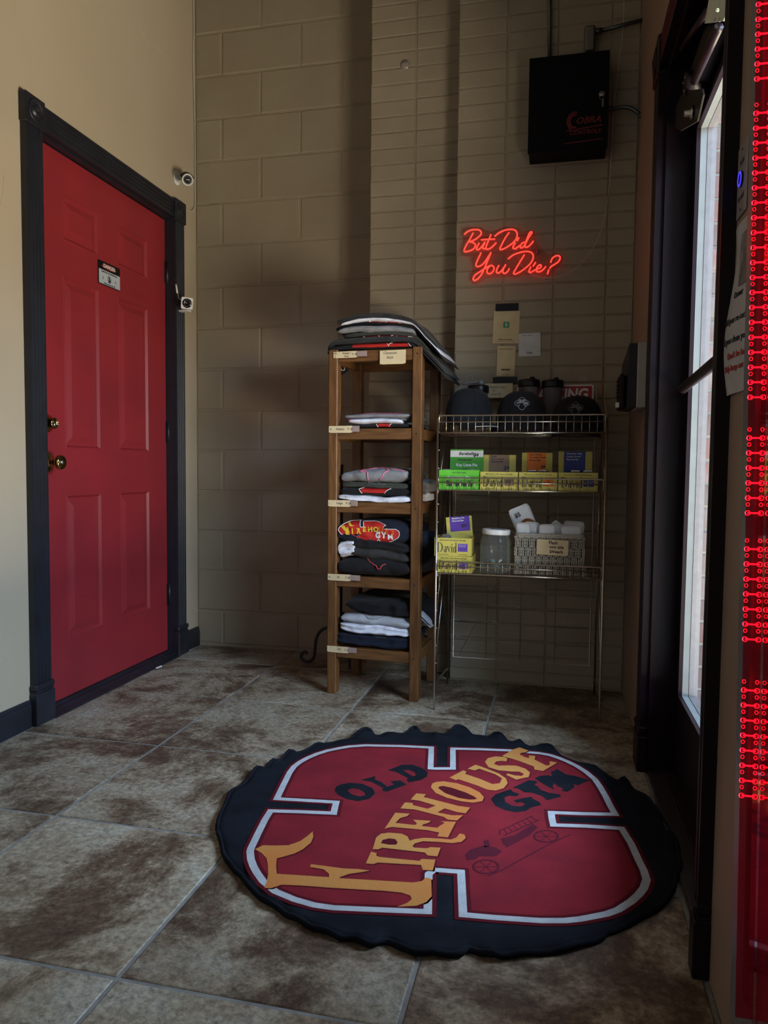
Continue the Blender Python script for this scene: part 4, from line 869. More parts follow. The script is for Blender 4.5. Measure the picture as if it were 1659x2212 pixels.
class Shirt:
    def __init__(s, label, a0, a1, b0, b1, z0, z1, mt, seed, warp=None, wr=.004, folds=2, tilt=0, dome=0, group=None):
        z0, z1 = z0-.0015, z1+.004; wr *= 1.25; s.p = (a0, a1, b0, b1, z0, z1); s.seed = seed; s.warp = warp; s.wr = wr; s.folds = folds; s.tilt = tilt; s.dome = dome
        nu, nt = 54, 44; vs = []; fs = []
        for i in range(nu+1):
            X = -math.cos(PI*i/nu); X = X*.75+(-1+2*i/nu)*.25
            for k in range(nt): vs.append(s.pos(X, 2*PI*k/nt))
        for i in range(nu):
            for k in range(nt): k2 = (k+1) % nt; fs.append((i*nt+k, (i+1)*nt+k, (i+1)*nt+k2, i*nt+k2))
        fs.append(tuple(range(nt))); fs.append(tuple(nu*nt+k for k in range(nt))[::-1])
        s.t = thing('folded_shirt', label, 'shirt', TM @ Vector(((a0+a1)/2, (b0+b1)/2, z0)), TR, group)
        b = MB(TM); b.add(vs, fs, smooth=True); b.build('folded_cloth', mt, s.t)
    def pos(s, X, th, off=0):
        a0, a1, b0, b1, z0, z1 = s.p; e = (1-min(1, abs(X))**5)**.32; e2 = (1-min(1, abs(X))**10)**.3
        c, sn = math.cos(th), math.sin(th); H = (z1-z0)/2; D = (b1-b0)/2
        zz = spow(sn, .55)*H*(.22+.78*e); bb = -spow(c, .35)*D*(.90+.10*e2)
        if c > 0: bb += .0045*math.cos(s.folds*PI*(zz/H+1))*(c**.5)*(H > .007)
        a = (a0+a1)/2+X*(a1-a0)/2; q = Vector((a*11, bb*11, zz*22+s.seed*3.7)); w = s.wr
        n1 = noise.noise(q); n2 = noise.noise(q*2.7+Vector((5, 1, 3))); n3 = noise.noise(Vector((a*26+bb*8, s.seed, zz*60)))
        zz += w*(n1*1.0+n2*.5)*(.4+.6*abs(sn)); bb += w*(1.5*n1+.9*n3)*abs(c); a += w*1.2*n2*abs(X)
        if sn > 0: zz += s.dome*(1-X*X)*.8
        zz += w*1.3*noise.noise(Vector((a*7, 3.3, s.seed)))*(1 if c > 0 else .3)
        l = max(.3, math.hypot(c, sn)); bb -= c*off*1.0; zz += sn*off
        z = (z0+z1)/2+zz+s.tilt*X; b = (b0+b1)/2+bb
        if s.warp: a, b, z = s.warp(a, b, z)
        return (a, b, z)
    def patch(s, poly, mt, name='print', off=.0012, u=None, n=46, label=None):
        """poly in (X, theta) space; the cells whose centre is inside are laid on the cloth"""
        xs = [p[0] for p in poly]; ys = [p[1] for p in poly]; x0, x1, y0, y1 = min(xs), max(xs), min(ys), max(ys)
        m = max(10, int(n*.55)); vs = {}; V = []; fs = []
        def inside(x, y):
            r = False; j = len(poly)-1
            for i in range(len(poly)):
                if (poly[i][1] > y) != (poly[j][1] > y) and x < (poly[j][0]-poly[i][0])*(y-poly[i][1])/(poly[j][1]-poly[i][1])+poly[i][0]: r = not r
                j = i
            return r
        def vid(i, j):
            if (i, j) not in vs: vs[(i, j)] = len(V); V.append(s.pos(x0+(x1-x0)*i/n, y0+(y1-y0)*j/m, off))
            return vs[(i, j)]
        for i in range(n):
            for j in range(m):
                if inside(x0+(x1-x0)*(i+.5)/n, y0+(y1-y0)*(j+.5)/m): fs.append((vid(i, j), vid(i+1, j), vid(i+1, j+1), vid(i, j+1)))
        b = MB(TM); b.add(V, fs); return b.build(name, mt, s.t, label=label)
    def stroke(s, pts, w, mt, name='print', off=.0018, closed=False):
        P = []
        Q = list(pts)+([pts[0]] if closed else [])
        for p, q in zip(Q, Q[1:]):
            for k in range(5): P.append((p[0]+(q[0]-p[0])*k/5, p[1]+(q[1]-p[1])*k/5))
        P.append(Q[-1]); b = MB(TM); W3 = [s.pos(x, y, off) for x, y in P]
        b.tube(W3, w, 5); return b.build(name, mt, s.t)
    def word(s, t, size, X0, th0, mt, sx=1, kx=6.0, ky=14, off=.0018, bend=0, name='print'):
        vs_, fs_ = text_geo(t, 'CENTER', .03); o = []
        for (x, y, z) in vs_: o.append(s.pos(X0+x*size*kx*sx, th0+(y*size+bend*x*x*size)*ky, off if z > .5 else off*.4))
        b = MB(TM); b.add(o, fs_); return b.build(name, mt, s.t)
def top_warp(a, b, z):
    q = (a-.17)/.20; z = 1.377+(z-1.377)*(1-.30*min(1.2, q*q))
    d = max(0, a-.335); z -= .105*(d/.12)**1.35 if d > 0 else 0
    d2 = max(0, .02-a); z -= .02*(d2/.03)**1.5 if d2 > 0 else 0
    return a, b, z
G0 = 'shirts piled on top of the shelf tower'
s = Shirt('black folded shirt with a red crest edge, bottom of the pile topping the tower', -.008, .470, .004, .315, 1.377, 1.400, C_blk, 1, top_warp, .002, 1, group=G0)
s.patch([(-.55, -.1), (.42, -.3), (.33, .75), (-.55, .55)], P_red); s.stroke([(.02, .65), (.07, -.15), (.12, .65)], .0012, P_wht); s.stroke([(.36, .7), (.44, -.3)], .0012, P_wht)
s = Shirt('black folded shirt printed with red panels and white chevrons, second lowest atop the tower', -.012, .468, .006, .310, 1.402, 1.430, C_char, 2, top_warp, .0025, 2, group=G0)
s.patch([(-.35, .35), (.48, .35), (.42, .95), (-.42, .95)], P_red); s.stroke([(-.42, .95), (-.33, .3)], .0013, P_wht); s.stroke([(-.15, .9), (-.08, .3)], .0013, P_wht); s.stroke([(.12, .35), (.17, .9), (.22, .35)], .0013, P_wht); s.stroke([(.40, .35), (.50, .95)], .0013, P_wht)
s = Shirt('dark olive folded shirt squeezed under the grey one atop the tower', .055, .400, .012, .300, 1.431, 1.447, C_olv, 3, top_warp, .002, 2, group=G0)
s = Shirt('grey marl folded shirt puckered at the neck, in the middle of the top pile', .035, .345, .004, .300, 1.444, 1.474, C_gry, 4, top_warp, .005, 1, group=G0)
s = Shirt('black folded shirt with red print draped over the right end of the top pile', .018, .462, .02, .318, 1.472, 1.487, C_blk, 5, top_warp, .003, 2, group=G0)
s.patch([(-.35, .25), (.25, .1), (.3, .8), (-.3, .9)], P_red); s.stroke([(-.35, .25), (-.28, .9)], .0012, P_wht); s.stroke([(.2, .1), (.28, .9)], .0012, P_wht); s.stroke([(-.05, .2), (.02, .9)], .0012, P_wht)
s = Shirt('white folded shirt second from the top of the pile, hanging over the right side', .045, .452, .010, .305, 1.486, 1.501, C_wht, 6, top_warp, .003, 1, group=G0)
s = Shirt('charcoal grey folded shirt, topmost of the pile on the tower', .030, .435, .006, .300, 1.500, 1.520, C_char, 7, top_warp, .004, 2, group=G0)
# garment corner and swing label hanging inside the top bay
b = MB(); M = frame(onY(740, 795, -.46), (1, 0, 0), (0, 0, 1)) @ Matrix.Rotation(.55, 4, 'Z'); b.box(-.018, .018, -.024, .020, 0, .0015, M); t = b.build('garment_label', C_blk)
tag(t, 'small black swing label with a white crest hanging inside the top bay', 'label')
b = MB(); F = M @ Matrix.Translation((0, 0, .0016)); b.ribbon([(-.008, -.004), (-.004, .010), (.006, .010), (.010, 0), (.004, -.012), (-.004, -.010)], .0022, F, 0, .0005, True); b.build('crest_print', P_wht, t)
G1 = 'shirts on the Medium shelf'
s = Shirt('thin black folded shirt with a red crest edge, bottom of the Medium shelf', .052, .330, .012, .300, 1.072, 1.087, C_blk, 11, None, .0015, 1, group=G1)
s.patch([(.05, -.3), (.5, -.3), (.4, .6), (.12, .6)], P_red); s.stroke([(.02, .5), (.1, -.3)], .0011, P_wht); s.stroke([(.42, -.3), (.5, .5)], .0011, P_wht)
s = Shirt('white folded shirt poking out at the front of the Medium shelf', .082, .300, .006, .26, 1.087, 1.107, C_wht, 12, None, .004, 1, group=G1)
s = Shirt('slim grey folded shirt with pink trim behind the white one, Medium shelf', .056, .326, .03, .300, 1.100, 1.113, C_gry, 13, None, .002, 1, tilt=-.001, group=G1)
s.patch([(-.9, -.4), (-.5, -.4), (-.5, .5), (-.9, .5)], P_pnk)
s = Shirt('grey folded shirt with bright pink lettering, top of the Medium shelf', .064, .334, .010, .300, 1.111, 1.128, C_gry, 14, None, .003, 1, group=G1)
s.patch([(-.62, .9), (-.42, .3), (-.2, .5), (-.35, 1.1)], P_pnk); s.word('FIREHOUSE', .055, .25, .55, P_pnk, kx=3.4, ky=17)
G2 = 'shirts on the Large shelf'
s = Shirt('white folded shirt crumpled along the front, bottom of the Large shelf', .036, .346, .006, .305, .782, .806, C_wht, 21, None, .005, 2, group=G2)
s = Shirt('black folded shirt with a red white-edged crest, on the Large shelf', .052, .338, .010, .300, .806, .836, C_blk, 22, None, .003, 1, group=G2)
s.patch([(-.42, -.1), (.28, -.1), (.50, .65), (.34, 1.0), (-.30, .72)], P_red); s.stroke([(-.30, .72), (-.46, .2), (-.36, -.25)], .0014, P_wht); s.stroke([(.28, -.15), (.50, .65), (.34, 1.0)], .0014, P_wht)
s = Shirt('olive camouflage folded shirt with a faint engine print, on the Large shelf', .054, .330, .010, .295, .834, .858, C_olv, 23, None, .004, 2, group=G2)
for X in (-.12, .18): s.stroke([(X+.05*math.cos(t), .25+.22*math.sin(t)) for t in [k*PI/5 for k in range(10)]], .0008, P_gry, closed=True)
s.stroke([(-.3, .0), (.35, .1)], .0012, P_gry)
s = Shirt('grey marl folded shirt with a pink outline crest, top of the Large shelf', .054, .332, .004, .300, .856, .905, C_gry, 24, None, .006, 1, dome=.006, group=G2)
s.stroke([(-.30, 1.15), (-.42, .35), (-.2, .25), (-.18, -.35)], .0021, P_pnk); s.stroke([(-.30, 1.15), (.0, 1.3), (.28, 1.0), (.42, .4), (.12, -.35)], .0021, P_pnk); s.stroke([(.34, 1.1), (.50, .75), (.86, .55)], .0018, P_pnk); s.patch([(-.62, 1.2), (-.34, 1.1), (-.42, .75)], P_pnk)
s = Shirt('grey shirt stacked at the back right of the Large shelf', .200, .360, .10, .300, .83, .885, C_gry, 25, None, .005, 2) if 0 else None
G3 = 'shirts on the XL shelf'
s = Shirt('black folded shirt with a pinkish red arc print, bottom of the XL shelf', .040, .340, .006, .300, .484, .548, C_blk, 31, None, .006, 1, dome=.008, group=G3)
s.stroke([(-.22, .75), (-.10, .25), (.02, .02), (.22, -.02), (.36, .12)], .0022, mat('coral_print', (.45, .05, .06), .6))
s = Shirt('dark charcoal shirt rolled in the middle of the XL shelf', .044, .338, .014, .300, .552, .590, C_char, 32, None, .007, 1, tilt=-.012, dome=.012, group=G3)
s = Shirt('white tie-dyed garment poking out at the left of the XL shelf', .042, .112, .004, .10, .556, .622, C_wht, 33, None, .006, 2, tilt=.010, group=G3)
s = Shirt('black folded shirt squashed below the big crest, on the XL shelf', .060, .342, .004, .300, .592, .632, C_blk, 34, None, .006, 2, tilt=-.012, group=G3)
s = Shirt('black folded shirt facing front with a red and yellow crest reading Firehouse Gym', .038, .342, .000, .300, .612, .700, C_nav, 35, None, .004, 0, tilt=.004, dome=.006, group=G3)
def XT(x, y):     # picture coordinates of the crest -> X, theta on this shirt
    v = max(-1, min(.995, .97-(y-190)/440*1.85)); return ((x-845)/740, math.asin(spow(v, 1/.55)))
def word_on(ch, px, py, h, mt, sx=1.0, off=.0028):
    vs_, fs_ = text_geo(ch, 'CENTER', .04); b = MB(TM); o = []
    for (x, y, z) in vs_:
        X, th = XT(px+x*h*sx, py-y*h); o.append(s.pos(X, th, off if z > .5 else off*.5))
    b.add(o, fs_); return b.build('letter_print', mt, s.t)
crest = [(150,340),(170,290),(215,245),(290,205),(350,188),(540,192),(590,325),(660,312),(615,210),(850,215),(960,230),(1100,285),(1040,320),(1065,355),(1310,345),(1365,380),(1375,440),(1340,510),(1250,565),(1150,598),(1030,628),(955,535),(905,600),(860,590),(500,500),(400,440),(225,462),(165,400)]
s.patch([XT(*p) for p in crest], P_red, 'crest_print', n=110, off=.0016); s.stroke([XT(*p) for p in crest[:9]], .0016, P_wht, off=.0022); s.stroke([XT(*p) for p in crest[8:13]], .0012, P_wht, off=.0022); s.stroke([XT(*p) for p in crest[13:23]+[crest[22]]], .0016, P_wht, off=.0022); s.stroke([XT(*p) for p in crest[26:]+[crest[0]]], .0016, P_wht, off=.0022)
s.patch([XT(*p) for p in [(190,275),(245,262),(300,340),(330,300),(345,330),(350,400),(370,460),(300,465),(255,370)]], P_yel, n=40, off=.0024); s.patch([XT(*p) for p in [(300,215),(345,210),(390,270),(465,292),(400,300),(350,280)]], P_yel, n=40, off=.0024)
for i, ch in enumerate('IREHOUSE'): word_on(ch, 430+i*(118 if i < 5 else 116), 395-(22 if 1 < i < 6 else 0), 135, P_yel if i < 5 else P_or, 1.0)
for ch, px, py in (('G', 945, 470), ('Y', 1065, 470), ('M', 1195, 495)): word_on(ch, px, py, 140, P_wht, 1.0, .0032)
X, th = XT(775, 550)
for px, py in ((775, 550), (540, 508)):
    X, th = XT(px, py); s.stroke([(X+.035*math.cos(t), th+.10*math.sin(t)) for t in [k*PI/5 for k in range(10)]], .0010, P_gry, off=.0022, closed=True)
G4 = 'shirts on the 2XL shelf'
s = Shirt('dark navy folded shirt, bottom of the 2XL shelf', .034, .344, .008, .305, .195, .250, C_nav, 41, None, .006, 2, tilt=.002, group=G4)
s.stroke([(-.05, .9), (.1, .5), (.35, .35)], .0010, P_gry)
s = Shirt('white folded shirt with a wavy front edge, on the 2XL shelf', .050, .342, .000, .300, .252, .292, C_wht, 42, None, .006, 2, tilt=-.006, group=G4)
s = Shirt('light grey folded shirt with a faint diamond outline, on the 2XL shelf', .056, .346, .002, .300, .288, .326, C_lgr, 43, None, .006, 1, tilt=-.004, group=G4)
s.stroke([(-.38, .8), (-.28, 1.3), (.1, 1.3), (.25, .8), (.05, .2), (-.2, .25)], .0010, P_gry, closed=True)
s = Shirt('black folded shirt heaped loosely on top of the 2XL shelf', .076, .352, .012, .305, .328, .386, C_blk, 44, None, .009, 2, dome=.010, group=G4)
# sleeves spilling from the right side of the tower
def sleeve(label, pts, r, mt, flat=.45):
    P = bez([TM @ Vector(p) for p in pts], 6); b = MB(); n = len(P); rs = [r*(.9+.2*math.sin(i*1.7)) for i in range(n)]
    b.tube(P, rs, 12); c = sum(P, Vector())/n
    t = b.build('shirt_sleeve', mt); tag(t, label, 'sleeve'); return t
def fold_flap(label, px, mt, x, thick=.012):
    p = [onX(a, c_, x) for a, c_ in px]; b = MB(); b.prism([[(v.y, v.z) for v in p]], frame((x-thick, 0, 0), (0, 1, 0), (0, 0, 1)), 0, thick); t = b.build('hanging_sleeve', mt); return tag(t, label, 'sleeve')
def limp(label, a0, a1, b0, b1, z0, z1, mt, seed, warp):
    s = Shirt(label, a0, a1, b0, b1, z0, z1, mt, seed, warp, .004, 2); s.t.name = 'shirt_sleeve'; s.t['category'] = 'sleeve'; return s
def spill(a, b, z):
    d = max(0, a-.36); return a+.0, b, z-.9*d
limp('light grey sleeve drooping past the front right leg at the lowest shelf', .345, .405, .10, .20, .305, .335, C_lgr, 51, lambda a, b, z: (a, b, z-.9*max(0, a-.365)))
limp('white shirt end showing past the front right leg at the Large shelf', .345, .392, .06, .20, .786, .815, C_wht, 52, None)
limp('grey shirt end bulging past the front right leg at the Large shelf', .345, .398, .06, .22, .822, .868, C_gry, 53, None)
limp('black shirt end past the front right leg at the XL shelf', .345, .385, .06, .26, .495, .655, C_nav, 54, None)
limp('black shirt end past the front right leg at the lowest shelf', .350, .420, .14, .28, .300, .372, C_blk, 55, lambda a, b, z: (a, b, z-.55*max(0, a-.365)))
# ------------------------------------------------------------------ iron scroll stand behind the tower
st = thing('scroll_stand', 'black wrought-iron stand with a scrolled foot behind the shelf tower', 'stand', (.80, -.25, 0))
b = MB(); pts = [(672,1405),(666,1409),(661,1408),(657,1414),(651,1421),(654,1427),(664,1429),(672,1426),(679,1417),(681,1400),(682,1385),(687,1370),(697,1359),(708,1356),(722,1355)]
pts = [(664,1412),(659,1408),(653,1411),(650,1418),(654,1425),(662,1429),(671,1427),(678,1419),(680,1405),(682,1385),(687,1370),(696,1360),(706,1356),(722,1355)]
P = [onY(x, y, -.262) for x, y in pts]; P = [Vector((p.x, p.y, max(.008, p.z))) for p in P]
b.tube(bez(P, 4)+[Vector((.838, -.262, .195))], .0072, 8); b.build('scroll_foot', M_iron, st)
b = MB(); b.tube(bez([(.838, -.262, .195), (.87, -.275, .185), (.888, -.29, .10), (.893, -.297, .04), (.897, -.300, .012)], 5), [.007]*20+[.011], 8); b.build('scroll_foot', M_iron, st)
b = MB(); b.tube([(.838, -.262, .10), (.838, -.262, .93)], .0095, 10); b.tube([(.838, -.262, .22), (.838, -.262, .26)], .018, 12); b.build('pole', M_iron, st)
b = MB(); b.box(.80, .815, -.27, -.255, .16, .24, bev=.003); b.build('bracket', M_iron, st)
# ------------------------------------------------------------------ chrome wire rack
RX0, RX1, RYF, RYB = 1.346, 1.950, -.728, -.372
rk = thing('wire_rack', 'chrome wire display rack holding caps and snack boxes against the brick', 'rack', (1.65, -.55, 0))
def tb(name, pts, r, parent=rk, mt=M_chrome, n=8, closed=False):
    b = MB(); b.tube(pts, r, n, closed); return b.build(name, mt, parent)
for x in (RX0, RX1):
    s_ = 1 if x == RX0 else -1
    tb('upright', bez([(x, RYF, 0), (x, RYF, .10), (x, RYF, .115)], 3)+[Vector((x, RYF, 1.10))], .0040)
    tb('upright', [(x, RYB, .0), (x, RYB, 1.255)], .0040)
    tb('foot_bar', bez([(x, RYF, .08), (x, RYF+.02, .095), (x, -.56, .085), (x, RYB-.02, .07), (x, RYB, .055)], 4), .0042)
    for (y0, z0, y1, z1) in ((RYF, .16, RYB, .70), (RYF, .30, RYB, 1.0), (RYF, .80, RYB, 1.22), (RYB, .25, RYF, .55), (RYF, 1.10, RYB, 1.25)): tb('side_brace', [(x, y0, z0), (x, y1, z1)], .0018, n=5)
    for k in range(14):
        b = MB(); z = .18+k*.067; b.tube([(x-.0, RYF+.002, z), (x+s_*.007, RYF+.002, z)], .0022, 5)
        if k == 0: nm = mesh('notch', MB().tube([(0, .002, 0), (s_*.007, .002, 0)], .0022, 5), M_chrome)
        inst('notch', nm, rk, (x, RYF, z))
gx0, gx1, gz0, gz1 = RX0+.022, RX1-.022, .118, 1.235
tb('back_grid_frame', [(gx0, RYB, gz0), (gx1, RYB, gz0), (gx1, RYB, gz1), (gx0, RYB, gz1)], .0030, closed=True)
vm = mesh('grid_wire', MB().tube([(0, 0, gz0), (0, 0, gz1)], .0014, 5), M_chrome); hm = mesh('grid_wire', MB().tube([(gx0, 0, 0), (gx1, 0, 0)], .0012, 5), M_chrome)
for k in range(1, 4): inst('grid_wire', vm, rk, (gx0+(gx1-gx0)*k/4, RYB, 0))
for k in range(1, 15): inst('grid_wire', hm, rk, (0, RYB, gz0+k*.0765))
tb('diagonal_wire', [onY(992, 1413, -.37), onY(1075, 1255, -.37)], .0013, n=5)
for px in (1015, 1258):
    p = onY(px, 827, RYB); tb('hook_ring', [(p.x+.013*math.cos(t), RYB, p.z+.018+.014*math.sin(t)) for t in [-1.2+k*(2*PI-.7)/16 for k in range(17)]], .0013, n=5)
RW = RX1-RX0
for bi, (zt, zb, dep) in enumerate(((1.112, 1.048, .33), (.882, .836, .30), (.568, .523, .30))):
    bk_ = MB(); y0 = RYF; x0, x1 = RX0+.004, RX1-.006
    bk_.tube([(x0, y0-.002, zb+.01), (x0, y0-.002, zt-.006), (x0+.006, y0-.002, zt), (x1-.006, y0-.002, zt), (x1, y0-.002, zt-.006), (x1, y0-.002, zb+.005)], .0030, 7)
    bo = bk_.build('basket_rim', M_chrome, rk)
    tb('basket_rail', [(x0, y0-.001, (zt*.62+zb*.38)), (x1, y0-.001, (zt*.62+zb*.38))], .0026, bo, n=6)
    tb('basket_rail', [(x0, y0, zb), (x0, y0+dep, zb), (x1, y0+dep, zb), (x1, y0, zb)], .0026, bo, n=6, closed=True)
    for yy in (.10, .20): tb('basket_rail', [(x0, y0+yy*dep/.3, zb-.003), (x1, y0+yy*dep/.3, zb-.003)], .0020, bo, n=5)
    for xx in (x0, x1): tb('basket_rail', [(xx, y0, zt), (xx, y0+dep, zt), (xx, y0+dep, zb)], .0024, bo, n=5)
    wm_ = mesh('basket_wire', MB().tube([(0, 0, zt), (0, 0, zb+.006), (0, .008, zb), (0, dep, zb)], .0015, 5), M_chrome)
    N_ = 22
    for k in range(1, N_): inst('basket_wire', wm_, bo, (x0+(x1-x0)*k/N_, y0, 0))
# ------------------------------------------------------------------ goods on the rack
# caps
M_cap = cloth('black_twill', (.008, .009, .012)); M_capn = cloth('dark_navy_twill', (.0065, .0085, .012)); M_thr = mat('silver_thread', (.50, .52, .52), .6)
def cap(label, cx, cy, z0, rx, ry, h, yaw, mt, logo=True, lean=0, brim_side=False, g=None, thr=None):
    t = thing('baseball_cap', label, 'cap', (cx, cy, z0), yaw, 'black caps on the wire rack'); M = WM[t.name] @ Matrix.Rotation(lean, 4, 'Y')
    def S(u, v, off=0):   # u angle 0 = front (-y); v 0 rim .. 1 crown
        a = v*PI/2; k = math.cos(a)**.72; hh = math.sin(a)**.85; fr = max(0, math.cos(u))
        r_x = rx+off; r_y = ry+off
        return (math.sin(u)*r_x*k, -math.cos(u)*r_y*(k+.10*fr*math.sin(a*2)*.6), hh*(h+off)+.006*fr*(1-v))
    vs = []; fs = []; nu, nv = 36, 14
    for i in range(nu):
        for j in range(nv+1): vs.append(S(2*PI*i/nu, min(.999, j/nv)))
    for i in range(nu):
        for j in range(nv): a = i*(nv+1)+j; c = ((i+1) % nu)*(nv+1)+j; fs.append((a, c, c+1, a+1))
    fs.append(tuple(i*(nv+1) for i in range(nu))[::-1])
    b = MB(M); b.add(vs, fs, smooth=True); b.build('crown', mt, t)
    for k in range(6):
        b = MB(M); b.tube([S(PI/6+k*PI/3, v, .0006) for v in [j/10 for j in range(10)]], .0008, 4); b.build('seam', mt, t)
    b = MB(M); b.lathe([(.008, 0), (.007, .004), (0, .006)], 12, Matrix.Translation((0, 0, h-.001))); b.build('top_button', mt, t)
    vs = []; fs = []; na, nr = 16, 6
    for top in (0, 1):
        for i in range(na+1):
            u = (-1+2*i/na)*1.15
            for j in range(nr+1):
                q = j/nr; e = math.cos(u*.9/1.15*1.35)**.5 if abs(u) < 1.15 else 0
                L_ = .050*max(0, e); p = S(u, 0); y = p[1]-L_*q; x = p[0]*(1+.04*q)
                vs.append((x, y, .004-(.022*q)+.0-(x/rx)**2*.012*q+(.003 if top else 0)))
    o = (na+1)*(nr+1)
    for i in range(na):
        for j in range(nr): a = i*(nr+1)+j; fs.append((a, a+1, a+nr+2, a+nr+1)); fs.append((o+a, o+a+nr+1, o+a+nr+2, o+a+1))
    for i in range(na): a = i*(nr+1)+nr; fs.append((a, o+a, o+a+nr+1, a+nr+1))
    b = MB(M); b.add(vs, fs, smooth=True); b.build('brim', mt, t)
    if logo:
        LS = .0205; cv = .36
        def L(x, y): return S(x*LS/(rx*.80), cv+y*LS/(h*1.25), .0016)
        out = []
        for k in range(4):       # four lobes, slots between them, turned 45 degrees
            a = PI/2-k*PI/2; d = Vector((math.cos(a), math.sin(a))); n = Vector((-d.y, d.x))
            for (r, w) in ((.62, .62), (1.0, .36), (1.16, .16), (1.2, 0), (1.16, -.16), (1.0, -.36), (.62, -.62)):
                out.append(d*r+n*w)
            d2 = (d-n).normalized(); out += [d2*.80+Vector((d2.y, -d2.x))*-.09, d2*.55+Vector((d2.y, -d2.x))*-.09, d2*.55+Vector((d2.y, -d2.x))*.09, d2*.80+Vector((d2.y, -d2.x))*.09]
        b = MB(M); b.tube([L(*p) for p in out], .0006, 4, True); b.build('crest_stitching', thr or M_thr, t)
        for wd, sz, X, Y, bend in (('OLD', .42, 0, .50, 0), ('FIREHOUSE', .36, .05, .12, -.25), ('GYM', .34, .55, -.20, 0)):
            vs_, fs_ = text_geo(wd, 'CENTER', .0); b = MB(M); b.add([S((X+x*sz)*LS/(rx*.80), cv+(Y+y*sz*1.2+bend*(x*sz)**2)*LS/(h*1.25), .0017 if z > .5 else .0008) for (x, y, z) in vs_], fs_); b.build('stitched_lettering', thr or M_thr, t)
    return t, M, S
CZ = 1.052
t, M, S = cap('plain dark cap turned sideways, leftmost on the rack', 1.440, -.555, CZ+.038, .100, .086, .138, .95, M_capn, False)
b = MB(M); b.tube([(x_*.100, -.088-.045*math.cos(x_*1.3), -.013-.006*x_*x_) for x_ in [(-1+k/8)*.85 for k in range(17)]], .0016, 5); b.build('brim_piping', M_thr, t)
cap('black cap with a bright silver crest, in the middle of the rack', 1.643, -.560, CZ+.028, .096, .084, .134, .06, M_cap)
cap('black cap with a dim crest half behind the rail, rightmost on the rack', 1.850, -.560, CZ+.010, .096, .084, .132, -.10, M_cap, thr=mat('dull_thread', (.28, .28, .27), .6))
# shaker bottles
def shaker(label, x, zt, flip=False):
    t = thing('shaker_bottle', label, 'bottle', (x, -.418, CZ)); M = WM[t.name]; h = zt-CZ
    b = MB(M); b.lathe([(.030, 0), (.032, .004), (.038, h-.045), (.038, h-.040)], 24); b.build('cup', M_shk, t)
    b = MB(M); b.lathe([(.0425, h-.044), (.0435, h-.040), (.0435, h-.020), (.041, h-.014), (.012, h-.010), (0, h-.010)], 28); lid = b.build('lid', M_black, t)
    if flip: b = MB(M); b.lathe([(.011, 0), (.010, .018), (0, .018)], 14, Matrix.Translation((.010, 0, h-.012))); b.box(-.03, .030, -.010, .010, h-.004, h+.004, Matrix.Rotation(-.15, 4, 'Y') , .003); b.build('flip_cap', mat('grey_cap_plastic', (.20, .22, .24), .3), lid)
    else: b = MB(M); b.lathe([(.012, 0), (.010, .010), (0, .010)], 14, Matrix.Translation((.012, .01, h-.011))); b.build('spout', M_black, lid)
shaker('clear shaker bottle with a flip lid behind the leftmost cap', 1.462, 1.268, True)
shaker('clear shaker bottle behind the middle cap', 1.664, 1.288)
shaker('clear shaker bottle in front of the red metal sign', 1.757, 1.284)
t = thing('price_card', 'tan handwritten card standing behind the caps', 'card', (1.543, -.40, 1.205)); F = fback(1.543, 1.235, -.40)
b = MB(); b.box(-.055, .056, -.029, .029, 0, .0015, F); b.build('card', M_tan, t)
b = MB(); b.text('Shaker cups', .013, F @ Matrix.Translation((-.005, .014, .0015))); b.text('20', .011, F @ Matrix.Translation((-.02, 0, .0015))); b.text('Hats 30', .012, F @ Matrix.Translation((-.01, -.015, .0015))); b.build('lettering', M_ink, t)
t = thing('metal_sign', 'red metal sign with white letters propped behind the rightmost cap', 'sign', (1.766, -.392, 1.06)); F = fback(1.766, 1.1565, -.392)
b = MB(); b.prism([rrect(.150, .0985, .010)], F, -.001, 0); b.build('sign_plate', P_wht, t)
b = MB(); b.prism([rrect(.1445, .093, .006)], F, 0, .0006); b.build('red_field', mat('sign_red_paint', (.36, .012, .018), .5), t)
b = MB(); b.text('PARKING', .058, F @ Matrix.Translation((.018, .060, .0006)), bold=.03, sx=.92, shear=.08); b.build('lettering', P_wht, t)
